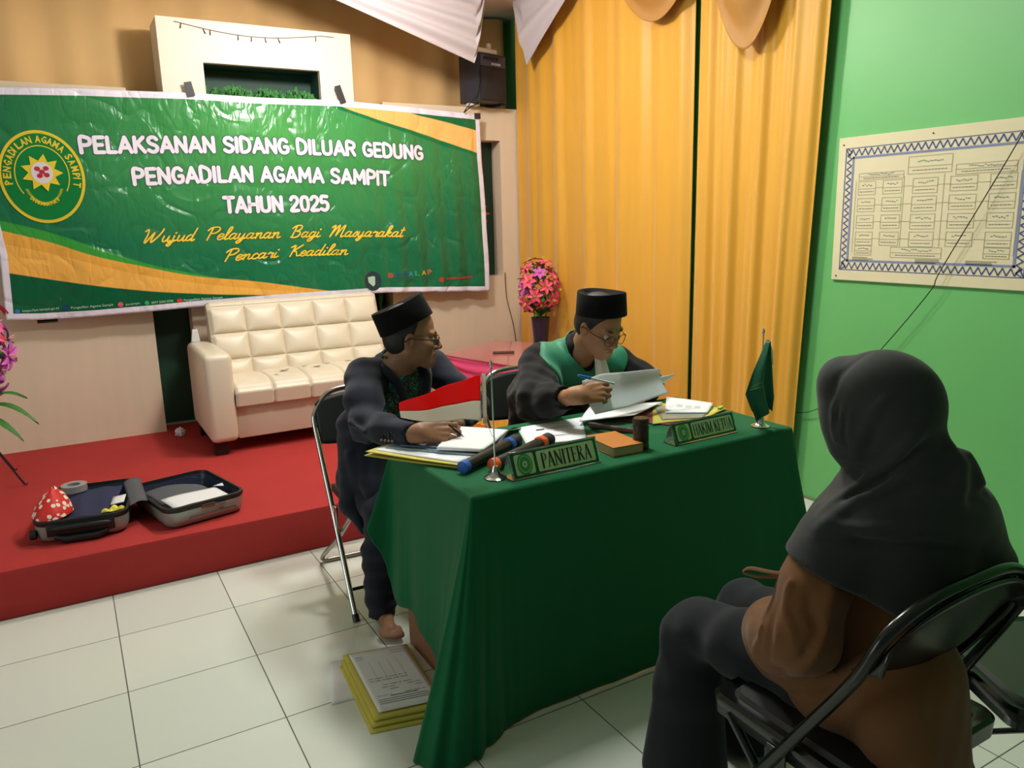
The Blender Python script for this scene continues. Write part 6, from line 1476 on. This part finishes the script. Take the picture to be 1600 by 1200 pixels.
def robe():
    R_ = SDF()
    R_.seg((1.80, 2.88, .50), (1.80, 2.79, .72), .180, .165, .06).seg((1.80, 2.79, .72), (1.805, 2.69, .87), .165, .130, .06).seg(SR2, SL2, .078, .074, .06)
    R_.seg((1.806, 2.62, .93), (1.808, 2.585, .985), .085, .072, .03)
    R_.path([(*SR2, .078), (1.580, 2.55, .860, .080), (1.530, 2.47, .825, .074), (1.525, 2.37, .838, .060), (1.525, 2.29, .862, .048)], .03)
    R_.seg((1.56, 2.56, .80), (1.525, 2.52, .775), .08, .055, .04).seg((1.60, 2.66, .80), (1.57, 2.64, .60), .09, .06, .05)
    R_.path([(*SL2, .076), (2.07, 2.54, .83, .070), (2.085, 2.49, .81, .060), (2.03, 2.42, .80, .050)], .03)
    R_.seg((1.808, 2.55, .96), (1.815, 2.50, 1.05), .056, .075, .01, 's')
    return R_
RB = robe()
f3 = [wav((1, .6, 1.6), 44, .3), wav((-1.1, .8, 1.3), 52, 1.7), wav((1.6, .2, .3), 36, .9)]
RB.disp(lambda P: .0030 * f3[0](P) * f3[2](P) + .0025 * f3[1](P) * (P[:, 0] < 1.68))
folds(RB, [([(1.60, 2.58, .94), (1.54, 2.50, .87), (1.50, 2.44, .82)], .008, .03), ([(1.62, 2.56, .91), (1.57, 2.46, .86), (1.54, 2.38, .83)], .008, .03), ([(1.57, 2.60, .88), (1.49, 2.53, .79), (1.48, 2.48, .77)], .009, .03), ([(1.50, 2.41, .88), (1.49, 2.37, .81)], .006, .02)])
RB.seg((1.53, 2.33, .848), WR2, .032, .034, .004, 's').seg((1.528, 2.27, .869), (1.535, 2.18, .90), .043, .07, .003, 's')
RB.seg((2.02, 2.42, .80), (1.95, 2.39, .80), .032, .055, .003, 's')
fobj('robe', sdf_mb(RB, (1.38, 2.25, .34), (2.22, 3.12, 1.05), .006), mat('black_robe_cloth', rgb(24, 22, 24), .85, sheen=.12, bump=.3, bscale=800, spec=.15), p2)
YK = robe().off(.007); yw = wav((1, .3, .8), 60, .2)
YK.disp(lambda P: .0018 * yw(P))
YR = SDF().ell((1.805, 2.60, .93), (.215, .20, .125), .0).seg((1.755, 2.50, .90), (1.80, 2.52, .76), .105, .055, .04).seg((1.86, 2.50, .90), (1.86, 2.52, .76), .095, .055, .04)
YK.sub(YR, .006)
YK.seg((1.808, 2.56, .95), (1.812, 2.47, .86), .038, .012, .006, 's').seg((1.808, 2.585, .96), (1.812, 2.52, 1.06), .074, .088, .006, 's')
fobj('green_yoke', sdf_mb(YK, (1.5, 2.3, .66), (2.15, 2.9, 1.06), .005), mat('green_satin', rgb(16, 118, 84), .6, sheen=.15, bump=.25, bscale=24, bdist=.006), p2)
def jab(u, v):
    x = 1.818 + (u - .5) * (.050 + .030 * v); y = 2.468 - .035 * v + .004 * math.sin(u * 15) - .010 * math.sin(math.pi * u); return (x, y, .965 - .115 * v)
obj('white_jabot', MB().grid(jab, 20, 14), mat('white_cotton', rgb(206, 202, 188), .8, sheen=.2), p2, solid=.003)
pn = thing('pen', 'white and blue pen held in the judge\'s right hand', 'pen', (1.62, 2.22, .93))
A_, B_ = Vector((1.648, 2.150, .925)), Vector((1.512, 2.180, .966))
obj('barrel', MB().tube([A_, A_.lerp(B_, .65)], .0042, 12), mat('pale_pen', rgb(196, 208, 206), .3), pn)
obj('blue_cap', MB().tube([A_.lerp(B_, .65), A_.lerp(B_, .66), A_.lerp(B_, .95), B_], [.0042, .0056, .0056, .003], 12), mat('blue_pen_plastic', rgb(20, 110, 176), .3), pn)

# ================================================================ the woman in the foreground
p3 = thing('person', 'woman in a dark grey headscarf and brown tunic seated with her back to the camera', 'person', (1.38, .92, 0))
H3 = frame((1.405, .955, 1.090), dirv(-14, -8), (0, 0, 1)) @ Matrix.Scale(.93, 4)
SL3, EL3, WR3 = (1.312, .965, .838), (1.218, .972, .645), (1.350, 1.110, .560)   # her left
SR3, ER3, WR3R = (1.560, .880, .845), (1.620, .960, .650), (1.470, 1.120, .555)
def tunic():
    T3 = SDF()
    T3.seg((1.40, .925, .52), (1.43, .940, .68), .148, .120, .05).seg((1.43, .940, .68), (1.435, .93, .83), .120, .105, .05).seg(SL3, SR3, .062, .062, .05)
    T3.path([(*SL3, .066), (1.248, .965, .75, .070), (1.222, .965, .655, .076), (1.245, 1.03, .605, .072), (1.315, 1.12, .58, .056)], .014)
    T3.path([(*SR3, .064), (1.600, .975, .75, .064), (1.600, 1.01, .655, .062), (1.53, 1.09, .61, .052), (1.475, 1.16, .59, .045)], .03)
    T3.seg((1.345, .96, .51), (1.345, 1.10, .520), .105, .086, .04).seg((1.47, 1.0, .52), (1.48, 1.12, .52), .088, .080, .05).seg((1.35, 1.09, .535), (1.47, 1.09, .535), .092, .088, .05)
    T3.seg((1.37, .82, .56), (1.385, .765, .30), .105, .080, .05, flat=(.72, 1.2, 1))
    T3.disp(lambda P: .002 * np.sin(P[:, 0] * 42 + P[:, 2] * 16 + 1.5 * np.sin(P[:, 1] * 14)) + .001 * np.sin(P[:, 0] * 90 - P[:, 2] * 40))
    return T3
def hijab_base():
    K = SDF()
    K.ell((0, -.012, .040), (.094, .118, .108), .02, M=H3).ell((0, -.050, .005), (.082, .078, .092), .04, M=H3).ell((0, .030, -.015), (.088, .084, .092), .03, M=H3)
    K.ell((0, .066, .024), (.072, .056, .104), .03, M=H3).ell((0, .084, .082), (.058, .034, .046), .03, M=H3).ell((0, .050, -.080), (.050, .048, .040), .04, M=H3)
    K.add(tunic().off(.012).ev, .03)
    K.seg((1.445, .900, .995), (1.450, .900, .92), .074, .098, .05).seg((1.350, .950, .838), (1.545, .895, .870), .074, .085, .05)
    K.seg((1.485, .860, .965), (1.515, .850, .90), .056, .07, .05)
    K.seg((1.43, .90, .86), (1.43, .885, .72), .105, .120, .06, flat=(.80, 1, 1)).seg((1.57, .870, .85), (1.635, .845, .76), .076, .066, .05)
    K.seg((1.40, 1.0, .92), (1.37, 1.03, .82), .040, .050, .05).seg((1.46, 1.0, .92), (1.50, 1.05, .82), .05, .06, .05)
    return K
HJ = hijab_base()
HJ.disp(lambda P: .0022 * np.sin(P[:, 0] * 30 + P[:, 2] * 38 + 1.4 * np.sin(P[:, 1] * 18)) * (P[:, 2] < 1.0))
HIJ_FOLDS = [([(1.38, .835, 1.10), (1.365, .853, 1.078), (1.363, .883, 1.026), (1.357, .930, .976), (1.318, .958, .940), (1.284, .964, .921), (1.25, .975, .89)], .014, .014),
    ([(1.42, .82, 1.02), (1.373, .869, .995), (1.343, .900, .960), (1.309, .931, .936), (1.262, .946, .905), (1.235, .96, .87)], .014, .014),
    ([(1.40, .84, 1.07), (1.375, .858, 1.043), (1.362, .899, .986), (1.322, .938, .944), (1.28, .955, .912)], -.011, .011),
    ([(1.335, .885, 1.16), (1.324, .909, 1.126), (1.325, .942, 1.054), (1.337, .962, 1.012)], .008, .010), ([(1.345, .89, 1.13), (1.338, .92, 1.06), (1.343, .942, 1.01)], -.005, .009),
    ([(1.314, .972, 1.13), (1.315, .975, 1.065), (1.326, .972, 1.034)], .006, .007), ([(1.314, .963, 1.115), (1.315, .966, 1.063), (1.324, .965, 1.035)], -.0055, .006),
    ([(1.315, .998, 1.135), (1.314, .990, 1.065), (1.322, .985, 1.035)], .0055, .007), ([(1.315, .954, 1.125), (1.315, .957, 1.073), (1.324, .958, 1.04)], .0055, .007), ([(1.314, .985, 1.12), (1.314, .982, 1.07)], -.005, .006),
    ([(1.24, .965, .895), (1.252, .943, .895), (1.283, .885, .897), (1.347, .817, .901), (1.43, .785, .885), (1.50, .78, .87)], .009, .013), ([(1.255, .93, .872), (1.30, .865, .874), (1.36, .805, .876), (1.43, .775, .86)], -.009, .013),
    ([(1.44, .85, 1.08), (1.469, .814, 1.015), (1.451, .804, .975), (1.44, .80, .93)], .014, .018), ([(1.50, .83, 1.05), (1.52, .81, .99), (1.52, .80, .955)], .016, .022), ([(1.42, .80, .955), (1.50, .79, .945), (1.55, .80, .95)], -.008, .014),
    ([(1.39, .965, 1.222), (1.362, .977, 1.213), (1.333, .998, 1.177), (1.319, 1.004, 1.139), (1.316, 1.0, 1.09)], -.0035, .007)]
crease(HJ, HIJ_FOLDS)
HJ.add(lambda P: (.722 + .24 * (P[:, 1] - .84) + .42 * np.clip(1.35 - P[:, 0], 0, .2) - P[:, 2]) * .9, .010, 'i')
# face opening
HJ.ell((0, .150, -.012), (.050, .065, .080), .012, 's', M=H3)
B = SDF(); head_prims(B, H3)
B.seg((1.40, .95, .54), (1.42, .95, .72), .10, .08, .05).seg((1.42, .95, .72), (1.42, .94, .85), .08, .075, .05).seg(SL3, SR3, .05, .05, .05)
B.seg((1.405, .935, .88), tuple(H3 @ Vector((0, -.02, -.05))), .055, .05, .03)
B.path([(*SL3, .046), (*EL3, .036), (*WR3, .024)], .02).path([(*SR3, .046), (*ER3, .036), (*WR3R, .024)], .02)
B.path([(1.33, .97, .50, .066), (1.325, 1.345, .45, .044), (1.315, 1.375, .27, .040), (1.31, 1.35, .10, .034)], .02).path([(1.49, .97, .50, .066), (1.55, 1.41, .41, .044), (1.55, 1.38, .10, .036)], .02)
foot(B, (1.31, 1.33, .10), (.05, 1, 0)); foot(B, (1.55, 1.36, .10), (.05, 1, 0))
HJ0 = hijab_base(); crease(HJ0, HIJ_FOLDS)
B.add(lambda P: np.where(P[:, 2] > .76, HJ0.ev(P) + .007, -1.0).astype(np.float32), 0, 'i')
bm3 = sdf_mb(B, (1.05, .70, 0), (1.75, 1.62, 1.28), .007)
for (wr, fw, mi) in ((WR3, (.8, .35, -.15), 1), (WR3R, (-.8, .4, -.15), -1)):
    HMx = frame(wr, fw, (0, 0, 1)); HD = SDF(); hand_prims(HD, HMx, [(22, 30, 16)] * 4, [(.020, .022, -.006), (.048, .052, -.010), (.060, .078, -.014), (.064, .098, -.018)], mir=mi)
    HD.seg(wr, tuple(HMx @ Vector((0, .005, 0))), .024, .021, .02); w_ = Vector(wr); sdf_mb(HD, tuple(w_ - Vector((.14, .05, .1))), tuple(w_ + Vector((.14, .20, .06))), .003, bm3)
body3 = fobj('body', bm3, M_SKIN2, p3); eyes(H3, body3)
M_TUN = mat('brown_tunic_cloth', rgb(112, 74, 44), .8, sheen=.15, bump=.25, bscale=600, spec=.15); M_HIJ = mat('charcoal_headscarf_cloth', rgb(44, 47, 47), .72, sheen=.2, bump=.15, bscale=700, spec=.2)
T3 = tunic()
TUN_FOLDS = [([(1.31, .82, .70), (1.281, .853, .638), (1.259, .891, .590), (1.238, .945, .544), (1.239, 1.008, .513), (1.24, 1.055, .508)], .012, .014),
    ([(1.30, .84, .63), (1.27, .885, .575), (1.25, .94, .525), (1.25, 1.0, .50)], -.012, .012),
    ([(1.225, .905, .80), (1.217, .899, .764), (1.202, .897, .711), (1.179, .896, .664), (1.170, .916, .617), (1.197, .972, .567)], .012, .012),
    ([(1.19, .925, .78), (1.184, .921, .741), (1.191, .900, .702), (1.172, .905, .670), (1.165, .93, .63)], -.012, .010),
    ([(1.177, .967, .80), (1.174, .967, .762), (1.164, .963, .727), (1.157, .937, .695), (1.160, .925, .65)], .010, .008), ([(1.160, .99, .74), (1.156, .986, .703), (1.144, .979, .666), (1.166, .995, .594)], -.010, .007),
    ([(1.235, .88, .80), (1.235, .87, .72), (1.215, .875, .66), (1.20, .90, .60)], -.010, .010), ([(1.150, 1.01, .70), (1.150, 1.02, .64), (1.19, 1.05, .57)], .008, .008), ([(1.165, .955, .67), (1.165, .955, .62), (1.19, .985, .575)], -.007, .008),
    ([(1.25, .93, .50), (1.30, .88, .47), (1.36, .80, .45)], .006, .015), ([(1.36, .78, .62), (1.36, .75, .45), (1.35, .74, .30)], .005, .02), ([(1.44, .79, .60), (1.45, .75, .42)], -.005, .018)]
crease(T3, TUN_FOLDS)
T3.plane((0, 0, .16), (0, 0, -1), 'i', .01)
T3.add(lambda P: -(HJ.ev(P) + .004), .004, 'i')
T3.box((1.385, 1.10, .20), (.30, .315, .225), .01, .01, 's')
tn = fobj('tunic', sdf_mb(T3, (1.02, .62, .16), (1.76, 1.34, 1.0), .006), M_TUN, p3)
K3 = SDF().path([(1.33, .97, .50, .080), (1.32, 1.20, .485, .080), (1.322, 1.35, .455, .072), (1.318, 1.385, .422, .070), (1.312, 1.38, .28, .085), (1.312, 1.39, .03, .112)], .03)
K3.path([(1.49, .97, .50, .080), (1.52, 1.22, .46, .078), (1.552, 1.42, .42, .070), (1.552, 1.44, .39, .066), (1.55, 1.41, .28, .082), (1.55, 1.40, .05, .092)], .03).seg((1.40, .95, .52), (1.40, .95, .58), .11, .10, .05)
K3.disp(lambda P: .0035 * np.sin(P[:, 0] * 34 + P[:, 1] * 26 + .8 * np.sin(P[:, 2] * 9)) * (.3 + .7 * (P[:, 2] < .46)) + .002 * np.sin(P[:, 1] * 60 + P[:, 0] * 20)).plane((0, 0, .012), (0, 0, -1), 'i', .003)
fobj('trousers', sdf_mb(K3, (1.1, .75, 0), (1.7, 1.56, .66), .007), mat('black_skirt_cloth', rgb(32, 34, 40), .85, sheen=.12, bump=.2, bscale=500, spec=.15), p3)
obj('waist_tie', MB().tube(spline([(1.225, .99, .775), (1.200, 1.03, .772), (1.185, 1.075, .767), (1.178, 1.085, .755), (1.192, 1.055, .754), (1.22, 1.01, .765)], 6), .0075, 8, flat=.4), M_TUN, tn)
# headscarf
fobj('headscarf', sdf_mb(HJ, (1.03, .62, .64), (1.78, 1.20, 1.26), .0055), M_HIJ, p3)
